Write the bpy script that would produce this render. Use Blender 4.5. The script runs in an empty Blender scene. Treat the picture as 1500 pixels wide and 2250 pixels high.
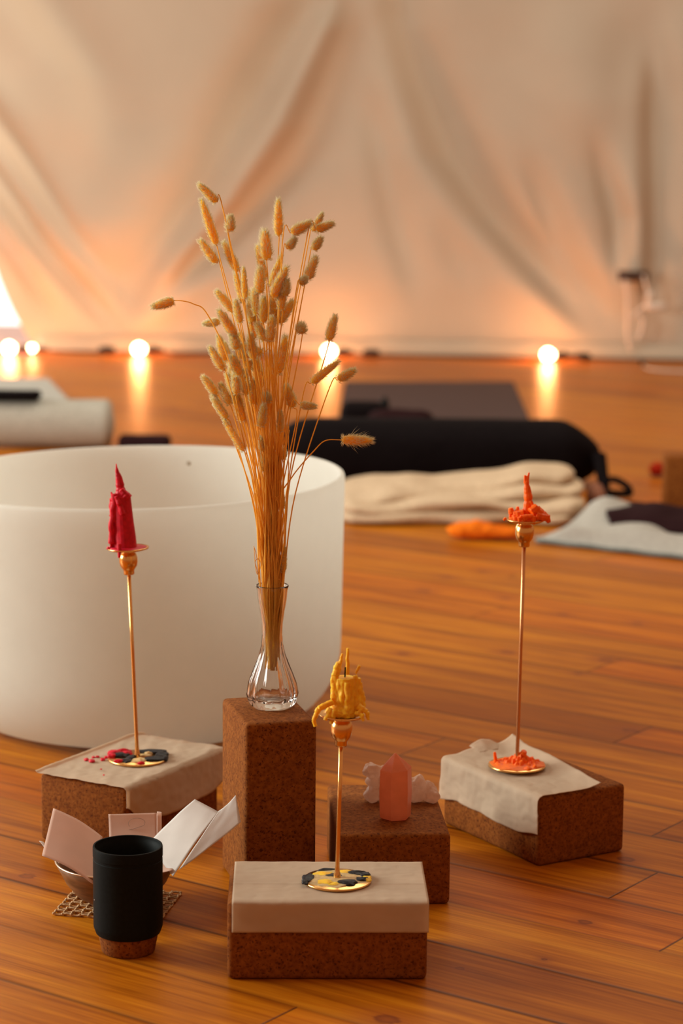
import bpy, bmesh, math, random
from mathutils import Vector, Matrix, noise
random.seed(7)
R=math.radians
sc=bpy.context.scene
COL=sc.collection
# ------------------------------------------------------------------ camera
F,CH,CP,CR=5244.57,.9831,R(9.4356),R(.5042)
def ray(px,py):
    dx,dy=px-750,py-1125
    x=math.cos(CR)*dx+math.sin(CR)*dy; y=-math.sin(CR)*dx+math.cos(CR)*dy
    return Vector((x,F*math.cos(CP)-y*math.sin(CP),-F*math.sin(CP)-y*math.cos(CP)))
def at(px,py,Y):
    r=ray(px,py); return Vector((0,0,CH))+r*(Y/r.y)
def atz(px,py,z=0.):
    r=ray(px,py); return Vector((0,0,CH))+r*((z-CH)/r.z)
cam=bpy.data.cameras.new('camera'); co=bpy.data.objects.new('camera',cam); COL.objects.link(co)
cam.sensor_fit='VERTICAL'; cam.sensor_height=36; cam.sensor_width=24; cam.lens=F/2250*36
co.matrix_world=Matrix.Translation((0,0,CH))@Matrix.Rotation(R(90)-CP,4,'X')@Matrix.Rotation(CR,4,'Z')
cam.clip_start=.05; cam.clip_end=100
cam.dof.use_dof=True; cam.dof.focus_distance=2.95; cam.dof.aperture_fstop=4.5
sc.camera=co
# ------------------------------------------------------------------ helpers
def tag(o,label=None,cat=None,group=None,kind=None):
    if label:o['label']=label
    if cat:o['category']=cat
    if group:o['group']=group
    if kind:o['kind']=kind
    return o
def empty(name,loc,label=None,cat=None,group=None):
    o=bpy.data.objects.new(name,None); COL.objects.link(o); o.location=loc; o.empty_display_size=.02
    return tag(o,label,cat,group)
def obj(name,bm,mats,parent=None,smooth=True,loc=None,world=False):
    """bm verts are in local space of parent (or world when world=True)."""
    me=bpy.data.meshes.new(name)
    if world and parent is not None:
        bmesh.ops.translate(bm,verts=bm.verts,vec=-Vector(parent.location))
    bmesh.ops.recalc_face_normals(bm,faces=bm.faces) if smooth!='keep' else None
    bm.to_mesh(me); bm.free()
    for m in (mats if isinstance(mats,(list,tuple)) else [mats]): me.materials.append(m)
    if smooth: 
        for p in me.polygons:p.use_smooth=True
    o=bpy.data.objects.new(name,me); COL.objects.link(o)
    if parent is not None:o.parent=parent
    if loc is not None:o.location=loc
    return o
def recenter(o):
    me=o.data; n=len(me.vertices)
    c=Vector((sum(v.co.x for v in me.vertices)/n,sum(v.co.y for v in me.vertices)/n,min(v.co.z for v in me.vertices)))
    me.transform(Matrix.Translation(-c)); o.location=Vector(o.location)+c
    return o
def smoothpath(pts,n=6):
    pts=[Vector(p) for p in pts]; out=[]
    P=[pts[0]*2-pts[1]]+pts+[pts[-1]*2-pts[-2]]
    for i in range(1,len(P)-2):
        a,b,c,d=P[i-1:i+3]
        for k in range(n):
            t=k/n; out.append(.5*((2*b)+(c-a)*t+(2*a-5*b+4*c-d)*t*t+(3*b-a-3*c+d)*t**3))
    out.append(pts[-1]); return out
def tube(bm,pts,rad,seg=8,mi=0,cap=True,noise_amp=0,flat=1.):
    pts=[Vector(p) for p in pts]; n=len(pts)
    r=rad if callable(rad) else (lambda t:rad)
    rings=[]; up=None
    for i,p in enumerate(pts):
        t=(pts[min(i+1,n-1)]-pts[max(i-1,0)]).normalized()
        if up is None:
            up=Vector((0,0,1)) if abs(t.z)<.9 else Vector((1,0,0))
            up=(up-t*up.dot(t)).normalized()
        else: up=(up-t*up.dot(t)).normalized()
        sd=t.cross(up); rr=r(i/(n-1)); ring=[]
        for k in range(seg):
            a=2*math.pi*k/seg
            q=rr
            if noise_amp:q*=1+noise_amp*noise.noise(Vector((math.cos(a)*1.3,math.sin(a)*1.3,i*.9))+p*60)
            ring.append(bm.verts.new(p+(up*math.cos(a)+sd*math.sin(a)*flat)*q))
        rings.append(ring)
    for a,b in zip(rings,rings[1:]):
        for k in range(seg):
            f=bm.faces.new((a[k],a[(k+1)%seg],b[(k+1)%seg],b[k])); f.material_index=mi
    if cap:
        for ring in (rings[0][::-1],rings[-1]):
            f=bm.faces.new(ring); f.material_index=mi
    return rings
def lathe(bm,prof,seg=48,c=(0,0,0),mi=0,fn=None):
    """prof: [(r,z)...]; closed at r==0 ends"""
    rings=[]; c=Vector(c)
    for (r,z) in prof:
        if r<1e-6: rings.append([bm.verts.new(c+Vector((0,0,z)))])
        else:
            ring=[]
            for k in range(seg):
                a=2*math.pi*k/seg; rr,zz=(r,z) if fn is None else fn(r,z,a)
                ring.append(bm.verts.new(c+Vector((rr*math.cos(a),rr*math.sin(a),zz))))
            rings.append(ring)
    for a,b in zip(rings,rings[1:]):
        if len(a)==1 and len(b)==1: continue
        for k in range(seg):
            k2=(k+1)%seg
            if len(a)==1: f=bm.faces.new((a[0],b[k],b[k2]))
            elif len(b)==1: f=bm.faces.new((a[k],b[0],a[k2]))
            else: f=bm.faces.new((a[k],b[k],b[k2],a[k2]))
            f.material_index=mi
def box(bm,x0,x1,y0,y1,z0,z1,bev=0,seg=2):
    vs=[bm.verts.new((x,y,z)) for x in(x0,x1) for y in(y0,y1) for z in(z0,z1)]
    fs=[(0,1,3,2),(4,6,7,5),(0,4,5,1),(2,3,7,6),(0,2,6,4),(1,5,7,3)]
    F_=[bm.faces.new([vs[i] for i in f]) for f in fs]
    if bev:
        es=set(e for f in F_ for e in f.edges)
        bmesh.ops.bevel(bm,geom=list(es),offset=bev,segments=seg,profile=.5,affect='EDGES')
def grid(bm,nu,nv,fn,mi=0,uvl=None):
    V=[[bm.verts.new(fn(i/nu,j/nv)) for j in range(nv+1)] for i in range(nu+1)]
    for i in range(nu):
        for j in range(nv):
            f=bm.faces.new((V[i][j],V[i+1][j],V[i+1][j+1],V[i][j+1])); f.material_index=mi
    return V
def blob(bm,c,r,sub=3,amp=.3,freq=1.5,seed=0,mi=0,rot=None):
    g=bmesh.ops.create_icosphere(bm,subdivisions=sub,radius=1)
    rv=Vector(r) if hasattr(r,'__len__') else Vector((r,r,r))
    for v in g['verts']:
        n=noise.noise(v.co*freq+Vector((seed*3.7,seed*1.3,seed*.7)))
        p=v.co*(1+amp*n); p=Vector((p.x*rv.x,p.y*rv.y,p.z*rv.z))
        if rot:p=rot@p
        v.co=p+Vector(c)
    for v in g['verts']:
        for f in v.link_faces:f.material_index=mi
def sstep(a,b,x):
    t=max(0,min(1,(x-a)/(b-a))) if b!=a else float(x>a); return t*t*(3-2*t)
def lerp(a,b,t): return a+(b-a)*t
# ------------------------------------------------------------------ materials
class NT:
    def __init__(s,name):
        s.m=bpy.data.materials.new(name); s.m.use_nodes=True; s.t=s.m.node_tree; s.n=s.t.nodes
        s.b=s.n['Principled BSDF']; s.out=s.n['Material Output']
    def add(s,ty,**k):
        n=s.n.new(ty)
        for a,v in k.items():setattr(n,a,v)
        return n
    def link(s,a,b): s.t.links.new(a,b)
    def math(s,op,a,b=None,c=None):
        n=s.add('ShaderNodeMath',operation=op)
        for i,x in enumerate((a,b,c)):
            if x is None:continue
            if isinstance(x,(int,float)): n.inputs[i].default_value=x
            else: s.link(x,n.inputs[i])
        return n.outputs[0]
    def ramp(s,fac,stops):
        n=s.add('ShaderNodeValToRGB'); el=n.color_ramp.elements
        while len(el)<len(stops): el.new(.5)
        for e,(p,c) in zip(el,stops): e.position=p; e.color=(*c,1)
        s.link(fac,n.inputs[0]); return n.outputs[0]
    def mix(s,fac,a,b,mode='MIX'):
        n=s.add('ShaderNodeMix',data_type='RGBA',blend_type=mode)
        for i,x in ((0,fac),(6,a),(7,b)):
            if isinstance(x,(int,float)): n.inputs[i].default_value=x
            elif isinstance(x,tuple): n.inputs[i].default_value=(*x,1)
            else: s.link(x,n.inputs[i])
        return n.outputs[2]
    def noise(s,scale,vec=None,detail=3,rough=.55,dim='3D'):
        n=s.add('ShaderNodeTexNoise',noise_dimensions=dim)
        n.inputs['Scale'].default_value=scale; n.inputs['Detail'].default_value=detail; n.inputs['Roughness'].default_value=rough
        if vec is not None:s.link(vec,n.inputs['Vector'])
        return n.outputs['Fac']
    def coord(s,scale=(1,1,1),which='Object'):
        c=s.add('ShaderNodeTexCoord'); m=s.add('ShaderNodeMapping'); m.inputs['Scale'].default_value=scale
        s.link(c.outputs[which],m.inputs['Vector']); return m.outputs[0]
    def bump(s,h,strength=.3,dist=.002):
        b=s.add('ShaderNodeBump'); b.inputs['Strength'].default_value=strength; b.inputs['Distance'].default_value=dist
        s.link(h,b.inputs['Height']); s.link(b.outputs[0],s.b.inputs['Normal']); return b.outputs[0]
def basic(name,col,rough=.6,var=.12,scale=40,metal=0,bump=0,bdist=.001,spec=.5,sss=0,sssr=(1,.4,.2),trans=0,coords=None,ior=1.45):
    s=NT(name); v=s.coord(coords or (1,1,1))
    n=s.noise(scale,v)
    lo=tuple(max(0,c*(1-var)) for c in col); hi=tuple(min(1,c*(1+var)) for c in col)
    s.link(s.ramp(n,[(.3,lo),(.7,hi)]),s.b.inputs['Base Color'])
    s.b.inputs['Roughness'].default_value=rough; s.b.inputs['Metallic'].default_value=metal
    s.b.inputs['Specular IOR Level'].default_value=spec; s.b.inputs['IOR'].default_value=ior
    if sss:
        s.b.inputs['Subsurface Weight'].default_value=sss; s.b.inputs['Subsurface Radius'].default_value=sssr
        s.b.inputs['Subsurface Scale'].default_value=.01
    if trans:s.b.inputs['Transmission Weight'].default_value=trans
    if bump: s.bump(n,bump,bdist)
    return s
def translucent(s,col,fac):
    t=s.add('ShaderNodeBsdfTranslucent'); t.inputs['Color'].default_value=(*col,1)
    m=s.add('ShaderNodeMixShader'); m.inputs[0].default_value=fac
    s.link(s.b.outputs[0],m.inputs[1]); s.link(t.outputs[0],m.inputs[2]); s.link(m.outputs[0],s.out.inputs[0])
# floor boards
PA=R(-35.6); PW=.135
KNOTS=[(1285, 2026, 22), (60, 1925, 24), (1375, 1888, 24), (1385, 1605, 24), (1010, 2128, 13), (1195, 2108, 10), (22, 1618, 16), (850, 2240, 40), (1330, 1450, 20), (1115, 1433, 18), (930, 1298, 18), (980, 1268, 16), (885, 1436, 15), (1490, 1466, 16), (655, 2000, 9), (700, 1650, 14), (1270, 1480, 12), (1235, 1350, 14), (1110, 1315, 12), (450, 890, 16), (380, 900, 18), (210, 1990, 8), (1060, 1255, 14), (1400, 1370, 14)]
def floor_material():
    s=NT('pine boards'); c=s.add('ShaderNodeTexCoord'); m=s.add('ShaderNodeMapping')
    m.inputs['Rotation'].default_value=(0,0,-PA); s.link(c.outputs['Object'],m.inputs['Vector'])
    sep=s.add('ShaderNodeSeparateXYZ'); s.link(m.outputs[0],sep.inputs[0]); u,v=sep.outputs[0],sep.outputs[1]
    vv=s.math('DIVIDE',s.math('SUBTRACT',v,1.904),PW); row=s.math('FLOOR',vv); fv=s.math('FRACT',vv)
    wn=s.add('ShaderNodeTexWhiteNoise',noise_dimensions='1D'); s.link(row,wn.inputs['W'])
    is8=s.math('COMPARE',row,8,.5); is4=s.math('COMPARE',row,4,.5)
    off=s.math('MULTIPLY',wn.outputs['Value'],s.math('SUBTRACT',1,s.math('ADD',is8,is4)))
    off=s.math('ADD',off,s.math('ADD',s.math('MULTIPLY',is8,.7785),s.math('MULTIPLY',is4,.491)))
    uu=s.math('ADD',s.math('DIVIDE',u,2.6),off)
    # two board ends seen in the foreground keep their place through the row offsets
    col=s.math('FLOOR',uu); fu=s.math('FRACT',uu)
    cell=s.add('ShaderNodeCombineXYZ'); s.link(row,cell.inputs[0]); s.link(col,cell.inputs[1])
    w2=s.add('ShaderNodeTexWhiteNoise',noise_dimensions='2D'); s.link(cell.outputs[0],w2.inputs['Vector'])
    rnd=w2.outputs['Value']
    gv=s.add('ShaderNodeCombineXYZ'); s.link(s.math('MULTIPLY',u,1.1),gv.inputs[0]); s.link(s.math('MULTIPLY',v,17.),gv.inputs[1]); s.link(s.math('MULTIPLY',rnd,37.),gv.inputs[2])
    g1=s.noise(1.8,gv.outputs[0],4,.6)
    gv2=s.add('ShaderNodeCombineXYZ'); s.link(s.math('MULTIPLY',u,4.),gv2.inputs[0]); s.link(s.math('MULTIPLY',v,120.),gv2.inputs[1]); s.link(s.math('MULTIPLY',rnd,11.),gv2.inputs[2])
    g2=s.noise(1.5,gv2.outputs[0],3,.6)
    base=s.ramp(g1,[(.32,(.22,.048,.002)),(.5,(.46,.132,.004)),(.66,(.62,.225,.009))])
    base=s.mix(.42,base,s.ramp(g2,[(.33,(.22,.048,.002)),(.66,(.62,.215,.009))]))
    tint=s.ramp(rnd,[(0,(.72,.62,.58)),(.4,(.95,.92,.9)),(.7,(1,1,1)),(1,(1.,.8,.72))])
    base=s.mix(1.,base,tint,'MULTIPLY')
    # knots at the places seen in the photo
    dmin=None
    for (kx,ky,kr) in KNOTS:
        g=atz(kx,ky); ku=g.x*math.cos(PA)+g.y*math.sin(PA); kv=-g.x*math.sin(PA)+g.y*math.cos(PA)
        rr=kr/F*g.length
        du=s.math('DIVIDE',s.math('SUBTRACT',u,ku),rr*1.0); dv=s.math('DIVIDE',s.math('SUBTRACT',v,kv),rr*.75)
        d=s.math('SQRT',s.math('ADD',s.math('MULTIPLY',du,du),s.math('MULTIPLY',dv,dv)))
        dmin=d if dmin is None else s.math('MINIMUM',dmin,d)
    dmin=s.math('ADD',dmin,s.math('MULTIPLY',s.math('SUBTRACT',g2,.5),.9))
    core=s.ramp(dmin,[(.0,(.55,)*3),(.35,(.7,)*3),(.75,(1,)*3),(1.0,(0,)*3)])
    base=s.mix(core,base,(.03,.007,.004))
    halo=s.ramp(s.math('DIVIDE',dmin,3.2),[(.0,(.8,)*3),(1.,(0,)*3)])
    base=s.mix(halo,base,(.30,.07,.012))
    # seams
    e=s.math('MINIMUM',fv,s.math('SUBTRACT',1,fv))
    seam=s.math('SUBTRACT',1,s.math('MINIMUM',s.math('DIVIDE',e,.040),1))
    eu=s.math('MINIMUM',fu,s.math('SUBTRACT',1,fu))
    seam2=s.math('SUBTRACT',1,s.math('MINIMUM',s.math('DIVIDE',eu,.0010),1))
    wb=s.add('ShaderNodeTexWhiteNoise',noise_dimensions='1D'); s.link(s.math('FLOOR',s.math('ADD',vv,.5)),wb.inputs['W'])
    seam=s.math('MULTIPLY',seam,s.math('ADD',s.math('MULTIPLY',wb.outputs['Value'],.75),.25))
    sm=s.math('MAXIMUM',seam,seam2)
    wide=s.math('SUBTRACT',1,s.math('MINIMUM',s.math('DIVIDE',e,.13),1))
    base=s.mix(s.math('MULTIPLY',wide,s.math('MULTIPLY',g1,.5)),base,(.20,.045,.006))
    base=s.mix(s.math('MULTIPLY',sm,.95),base,(.045,.009,.002))
    s.link(base,s.b.inputs['Base Color'])
    rr=s.add('ShaderNodeMapRange'); rr.inputs[3].default_value=.27; rr.inputs[4].default_value=.42; s.link(g1,rr.inputs[0]); s.link(rr.outputs[0],s.b.inputs['Roughness'])
    h=s.math('SUBTRACT',s.math('MULTIPLY',g2,.12),sm)
    s.bump(h,.5,.0012); s.b.inputs['Specular IOR Level'].default_value=.10
    return s.m
M={}
M['floor']=floor_material()
def cork():
    s=NT('cork'); v=s.coord()
    n=s.noise(95,v,4,.65); n2=s.noise(330,v,2,.6)
    vo=s.add('ShaderNodeTexVoronoi'); vo.inputs['Scale'].default_value=210; s.link(v,vo.inputs['Vector'])
    c=s.ramp(n,[(.3,(.10,.022,.002)),(.5,(.185,.050,.006)),(.72,(.30,.095,.015))])
    c=s.mix(.5,c,s.ramp(vo.outputs['Distance'],[(.0,(.09,.018,.002)),(.35,(.21,.062,.008)),(.8,(.31,.105,.017))]))
    dots=s.ramp(n2,[(.34,(.4,.3,.22)),(.42,(1,1,1))])
    c=s.mix(1.,c,dots,'MULTIPLY')
    s.link(c,s.b.inputs['Base Color']); s.b.inputs['Roughness'].default_value=.85; s.b.inputs['Specular IOR Level'].default_value=.15
    s.bump(n2,.35,.0012); return s.m
M['cork']=cork()
def canvas():
    s=basic('tent canvas',(.57,.515,.415),.9,.04,3,spec=.1)
    w=s.add('ShaderNodeTexWave'); w.inputs['Scale'].default_value=180; v=s.coord(); s.link(v,w.inputs['Vector']); s.bump(w.outputs['Fac'],.1,.0005)
    translucent(s,(.75,.55,.36),.25); return s.m
M['canvas']=canvas()
def paper(name,col,tr=.35,bump=.35):
    s=basic(name,col,.75,.06,22,bump=bump,bdist=.004,spec=.2); translucent(s,tuple(min(1,c*1.02) for c in col),tr); return s.m
M['napkin']=paper('parchment',(.74,.60,.45),.45)
M['slip_pink']=paper('pinkish paper',(.80,.60,.50),.45,.1)
M['slip_white']=paper('white paper',(.82,.80,.77),.4,.1)
def brass():
    s=basic('brass',(.86,.50,.17),.22,.06,60,metal=1); return s.m
M['brass']=brass()
M['brass_rose']=basic('rosy brass',(.72,.36,.16),.3,.06,60,metal=1).m
def wax(name,col,r):
    s=basic(name,col,.5,.2,160,bump=.3,bdist=.0008,sss=.6,sssr=r,spec=.28); s.b.inputs['Subsurface Scale'].default_value=.006; return s.m
M['wax_red']=wax('crimson wax',(.55,.008,.03),(1,.05,.05))
M['wax_orange']=wax('orange wax',(.98,.15,.006),(1,.2,.03))
M['wax_yellow']=wax('yellow wax',(.98,.52,.03),(1,.5,.08))
M['wax_black']=wax('black wax',(.018,.017,.02),(.1,.1,.1))
M['wax_cream']=wax('cream wax',(.55,.38,.17),(1,.6,.3))
def bowlmat():
    s=basic('frosted quartz',(.77,.77,.72),.55,.03,25,bump=.08,bdist=.0005,spec=.3)
    translucent(s,(.90,.895,.845),.55); return s.m
M['quartz_bowl']=bowlmat()
def glass(name,col,rough,ior=1.45):
    s=NT(name); n=s.noise(30,s.coord()); s.link(s.ramp(n,[(.3,tuple(c*.97 for c in col)),(.7,col)]),s.b.inputs['Base Color'])
    s.b.inputs['Transmission Weight'].default_value=1; s.b.inputs['Roughness'].default_value=rough; s.b.inputs['IOR'].default_value=ior; return s
M['glass']=glass('clear glass',(.99,.98,.97),.02,1.42).m
def crystal(name,col,tr,rough,t2):
    s=basic(name,col,rough,.12,60,bump=.12,bdist=.001,trans=tr); translucent(s,col,t2); return s.m
M['rose']=crystal('rose quartz',(.86,.36,.20),.35,.28,.45)
M['clear_quartz']=crystal('milky quartz',(.82,.60,.47),.35,.3,.35)
M['black']=basic('matte black coating',(.008,.010,.010),.55,.15,200,spec=.08).m
M['black_gloss']=basic('black inner wall',(.010,.010,.010),.3,.1,80).m
M['bowl_wood']=basic('brown coconut shell',(.20,.095,.04),.45,.4,30,coords=(1,1,4)).m
M['bowl_rim']=basic('pale metal rim',(.75,.6,.45),.3,.05,50,metal=1).m
M['jute']=basic('jute cord',(.55,.36,.19),.85,.25,300,bump=.5,bdist=.001).m
def fabric(name,col,rough=.95,var=.15,scale=120,b=.4):
    return basic(name,col,rough,var,scale,bump=b,bdist=.002,spec=.08).m
M['black_fab']=fabric('black cotton',(.006,.004,.0045),scale=60)
M['dark_mat']=fabric('charcoal mat',(.085,.055,.05))
M['beige']=fabric('beige cotton',(.56,.42,.28))
M['grey_blanket']=fabric('pale grey wool',(.38,.36,.32),var=.08,scale=90)
M['grey_dark']=fabric('slate edging',(.16,.18,.17))
M['dark_cloth']=fabric('maroon black cloth',(.022,.008,.009))
M['teal']=fabric('pale grey green mat',(.46,.47,.42))
M['roll']=fabric('khaki roll',(.42,.40,.34))
M['brown_fab']=fabric('brown cloth',(.24,.10,.06))
M['wool_orange']=fabric('orange wool',(.85,.20,.012),scale=200,b=.8)
M['wool_red']=fabric('red wool',(.45,.03,.01),scale=200,b=.8)
M['rubber']=basic('black cable rubber',(.015,.012,.012),.5,.2,90).m
M['white_plastic']=basic('white plastic',(.72,.62,.52),.4,.04,50).m
M['dark_plastic']=basic('dark brown plastic',(.06,.03,.02),.4,.1,50).m
def grassmat(name,col,tr):
    s=basic(name,col,.7,.15,300,spec=.15); translucent(s,col,tr); return s.m
M['stem']=grassmat('dry stem',(1.,.62,.13),.45)
_h=basic('dry seed',(1.,.52,.09),.7,.08,300,spec=.1,sss=1,sssr=(1,.55,.22)); _h.b.inputs['Subsurface Scale'].default_value=.022; translucent(_h,(1.,.55,.10),.25); M['head']=_h.m
M['fuzz']=grassmat('seed hairs',(1.,.92,.66),.5)
def emis(name,col,st,rimcol=None):
    s=NT(name); n=s.noise(6,s.coord()); 
    e=s.add('ShaderNodeEmission'); e.inputs['Strength'].default_value=st
    s.link(s.ramp(n,[(.2,tuple(c*.96 for c in col)),(.8,col)]),e.inputs['Color']); s.link(e.outputs[0],s.out.inputs[0]); return s.m
M['bulb']=emis('lit bulb',(1,.72,.38),26)
M['daylight']=emis('daylight sky',(1,.97,.93),2.1)
M['ink']=basic('pencil grey',(.2,.14,.11),.8,.1,50).m
# ------------------------------------------------------------------ setting
bm=bmesh.new(); box(bm,-6,6,-1.5,12,-.04,0)
tag(obj('floor',bm,M['floor'],smooth=False),kind='structure')
WY=lambda x:10.06-.05*x-.03*x*x
bands=[ # polyline (frame of the wall, px/py in the photo), signed slope, half width
 ([(735,-120),(715,10),(600,220),(480,420),(350,600),(310,680)],.95,26),
 ([(690,-120),(640,0),(520,200),(420,400),(330,560)],-.42,55),
 ([(748,-120),(735,60),(650,280),(540,450),(370,620)],-.75,30),
 ([(650,400),(520,540),(390,650)],.55,22),
 ([(845,-120),(860,40),(900,180),(960,350),(1050,480),(1150,590),(1240,690)],-.85,27),
 ([(895,-120),(915,60),(1000,240),(1090,400),(1190,540),(1270,660)],.45,40),
 ([(795,240),(845,480),(885,620)],-.35,22),([(840,220),(885,450),(920,600)],.28,22),
 ([(1420,150),(1415,300),(1412,640)],-.75,17),([(1335,360),(1372,480),(1362,610)],.8,18),([(1455,60),(1460,300),(1462,600)],.5,22),
 ([(1150,400),(1210,540),(1290,670)],-.5,18),([(1190,360),(1260,540),(1320,650)],.35,20),([(1300,350),(1335,500),(1345,620)],-.5,14),
 ([(-40,180),(90,390),(210,580)],.55,18),([(-20,270),(110,450),(250,650)],-.6,15),([(-30,330),(100,520),(230,680)],.6,12),
 ([(-20,400),(90,560),(200,700)],-.65,12),([(-90,400),(30,560),(110,700)],.6,22),([(10,-40),(180,170),(230,330)],-.3,36),
 ([(130,-40),(220,150),(280,400)],.12,40),([(960,500),(1010,640)],-.2,20),([(560,600),(520,700)],.25,20),
 ([(1180,60),(1200,300)],.15,60),([(1320,40),(1340,300)],-.2,40)]
def wpt(px,py):
    p=at(px,py,10.05); return p.x,p.z
BW=[]
for pl,s_,w in bands:
    q=sorted([wpt(*p) for p in pl],key=lambda a:a[1]); BW.append((q,s_*2.1,w*1.35/520))
def fold(x,z):
    d=0
    for q,s_,w in BW:
        z0,z1=q[0][1],q[-1][1]
        f=sstep(z0-.16,z0+.16,z)*(1-sstep(z1-.16,z1+.16,z)) if z1<1.4 else sstep(z0-.16,z0+.16,z)
        if f<=0: continue
        zz=max(z0,min(z1,z)); xc=q[-1][0]
        for a,b in zip(q,q[1:]):
            if a[1]<=zz<=b[1]:
                xc=lerp(a[0],b[0],(zz-a[1])/max(1e-6,b[1]-a[1]))
        if z>z1: xc+= (z-z1)*(q[-1][0]-q[-2][0])/max(1e-6,q[-1][1]-q[-2][1])
        if z<z0: xc+= (z-z0)*(q[1][0]-q[0][0])/max(1e-6,q[1][1]-q[0][1])
        uu=(x-xc)/w; d+=f*s_*w*math.tanh(uu)*.9/(1+(uu/3.2)**2)
    d+=.012*noise.noise(Vector((x*2.2,z*1.3,3)))+.006*noise.noise(Vector((x*6,z*3,9)))
    if z<.22: d+=.03*sstep(.22,0,z)*(.5+.5*math.sin(x*9+math.sin(x*4)))
    return d
bm=bmesh.new()
def wallfn(i,j):
    z=2.9*(j**1.35)
    xl=-1.30-.50*z-.25*max(0,.35-z)**1*0
    xl-=.02*math.sin(z*9)
    x=lerp(xl,1.75,min(1,i/.86)) if i<=.86 else lerp(1.75,4.5,(i-.86)/.14)
    y=WY(x)-fold(x,z)
    return Vector((x,y,z+.004))
grid(bm,560,190,wallfn)
tag(obj('wall_back',bm,M['canvas'],smooth='keep'),kind='structure')
for o in (bpy.data.objects['wall_back'],):
    for p in o.data.polygons:p.use_smooth=True
# skirt strip of canvas lying along the wall foot
bm=bmesh.new()
def skirt(i,j):
    x=lerp(-1.28,4.4,i); y=WY(x)-.05-.12*j-.012*noise.noise(Vector((x*4,j,1)))
    return Vector((x,y,.006+.05*(1-j)**2+.006*noise.noise(Vector((x*8,j*2,4)))*(1-j)+.002))
grid(bm,200,8,skirt)
o=tag(obj('baseboard_back',bm,M['canvas'],smooth='keep'),kind='structure')
m_=o.modifiers.new('thick','SOLIDIFY'); m_.thickness=.003
# daylight opening at the left
bm=bmesh.new(); box(bm,-4.9,-1.28,11.2,11.22,0,2.6)
tag(obj('window_1',bm,M['daylight'],smooth=False),kind='structure')
bm=bmesh.new(); grid(bm,40,30,lambda i,j:Vector((lerp(-4.6,-5.8,i),lerp(10.5,4.0,i)-.05*math.sin(i*22),2.9*j+.002)))
o=tag(obj('wall_left',bm,M['canvas'],smooth='keep'),kind='structure')
# ------------------------------------------------------------------ cork blocks
BL,BWD,BH=.23,.1433,.0929
def block(x,y,yaw,da,db,dh,label,z=0.,grp='cork yoga blocks'):
    bm=bmesh.new(); box(bm,0,da,0,db,0,dh,.006,3)
    o=obj('cork_yoga_block',bm,M['cork'],smooth=False); 
    for p in o.data.polygons:p.use_smooth=True
    o.data.set_sharp_from_angle(angle=R(50)) if hasattr(o.data,'set_sharp_from_angle') else None
    c=Vector((math.cos(yaw)*da/2-math.sin(yaw)*db/2,math.sin(yaw)*da/2+math.cos(yaw)*db/2,0))
    o.data.transform(Matrix.Translation((-da/2,-db/2,0)))
    o.location=Vector((x,y,z))+c; o.rotation_euler=(0,0,yaw)
    tag(o,label,'yoga block',grp)
    return Matrix.Translation((x,y,z))@Matrix.Rotation(yaw,4,'Z')
mA=block(-.1269,2.622,R(1.3),BL,BWD,BH,'cork yoga block at the front, carrying the short brass candlestick with yellow wax')
mB=block(-.1181,2.9033,R(14.7),BH,BWD,BL,'cork yoga block standing upright on its end beneath the glass vase')
mC=block(-.002,2.887,R(3.5),BWD,BL,BH,'cork yoga block carrying the pink crystal point and clear quartz')
mD=block(.2652,3.0509,R(31.1),BWD,BL,BH+.002,'cork yoga block at the right, under the candlestick with orange wax')
mE=block(-.4092,3.1549,R(-29.5),BWD,BL,BH,'cork yoga block at the left, under the candlestick with crimson candle')
pF=atz(1458,1130)
block(pF.x,pF.y,R(-3),BL,BH,.148,'cork yoga block on its edge at the far right behind the grey blanket')
# ------------------------------------------------------------------ parchment sheets
def thin(o,t=.0004):
    m=o.modifiers.new('thick','SOLIDIFY'); m.thickness=t; m.offset=0; return o
def sheetA(i,j):
    # j: 0 = lower hem on the front face, 1 = back edge
    a=lerp(.0055,BL+.0012,i); L_=.036; tot=L_+BWD; s=j*tot-L_
    cr=.0007*noise.noise(Vector((a*30,s*60,0)))+.0004*noise.noise(Vector((a*90,s*130,5)))
    if s<-.002: b=-.0022+cr-.0012*(-s/L_); z=BH+.0015+s
    elif s<.003: t=(s+.002)/.005; b=lerp(-.0018,.003,t); z=BH+.0015-.002*(1-t)**2
    else: b=s; z=BH+.0018+abs(cr)*.9+.0012*math.exp(-((s-.062)/.0015)**2)+.0008*max(0,1-(BWD-s)/.02)
    return mA@Vector((a,b,z))
bm=bmesh.new(); grid(bm,90,80,sheetA)
o=thin(obj('parchment_sheet',bm,M['napkin'])); tag(recenter(o),'beige parchment sheet folded over the front cork block under the short candlestick','paper','parchment sheets under the candlesticks')
def hangfn(t,pts):
    for (a,va),(b,vb) in zip(pts,pts[1:]):
        if t<=b: return lerp(va,vb,sstep(a,b,t))
    return pts[-1][1]
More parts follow.
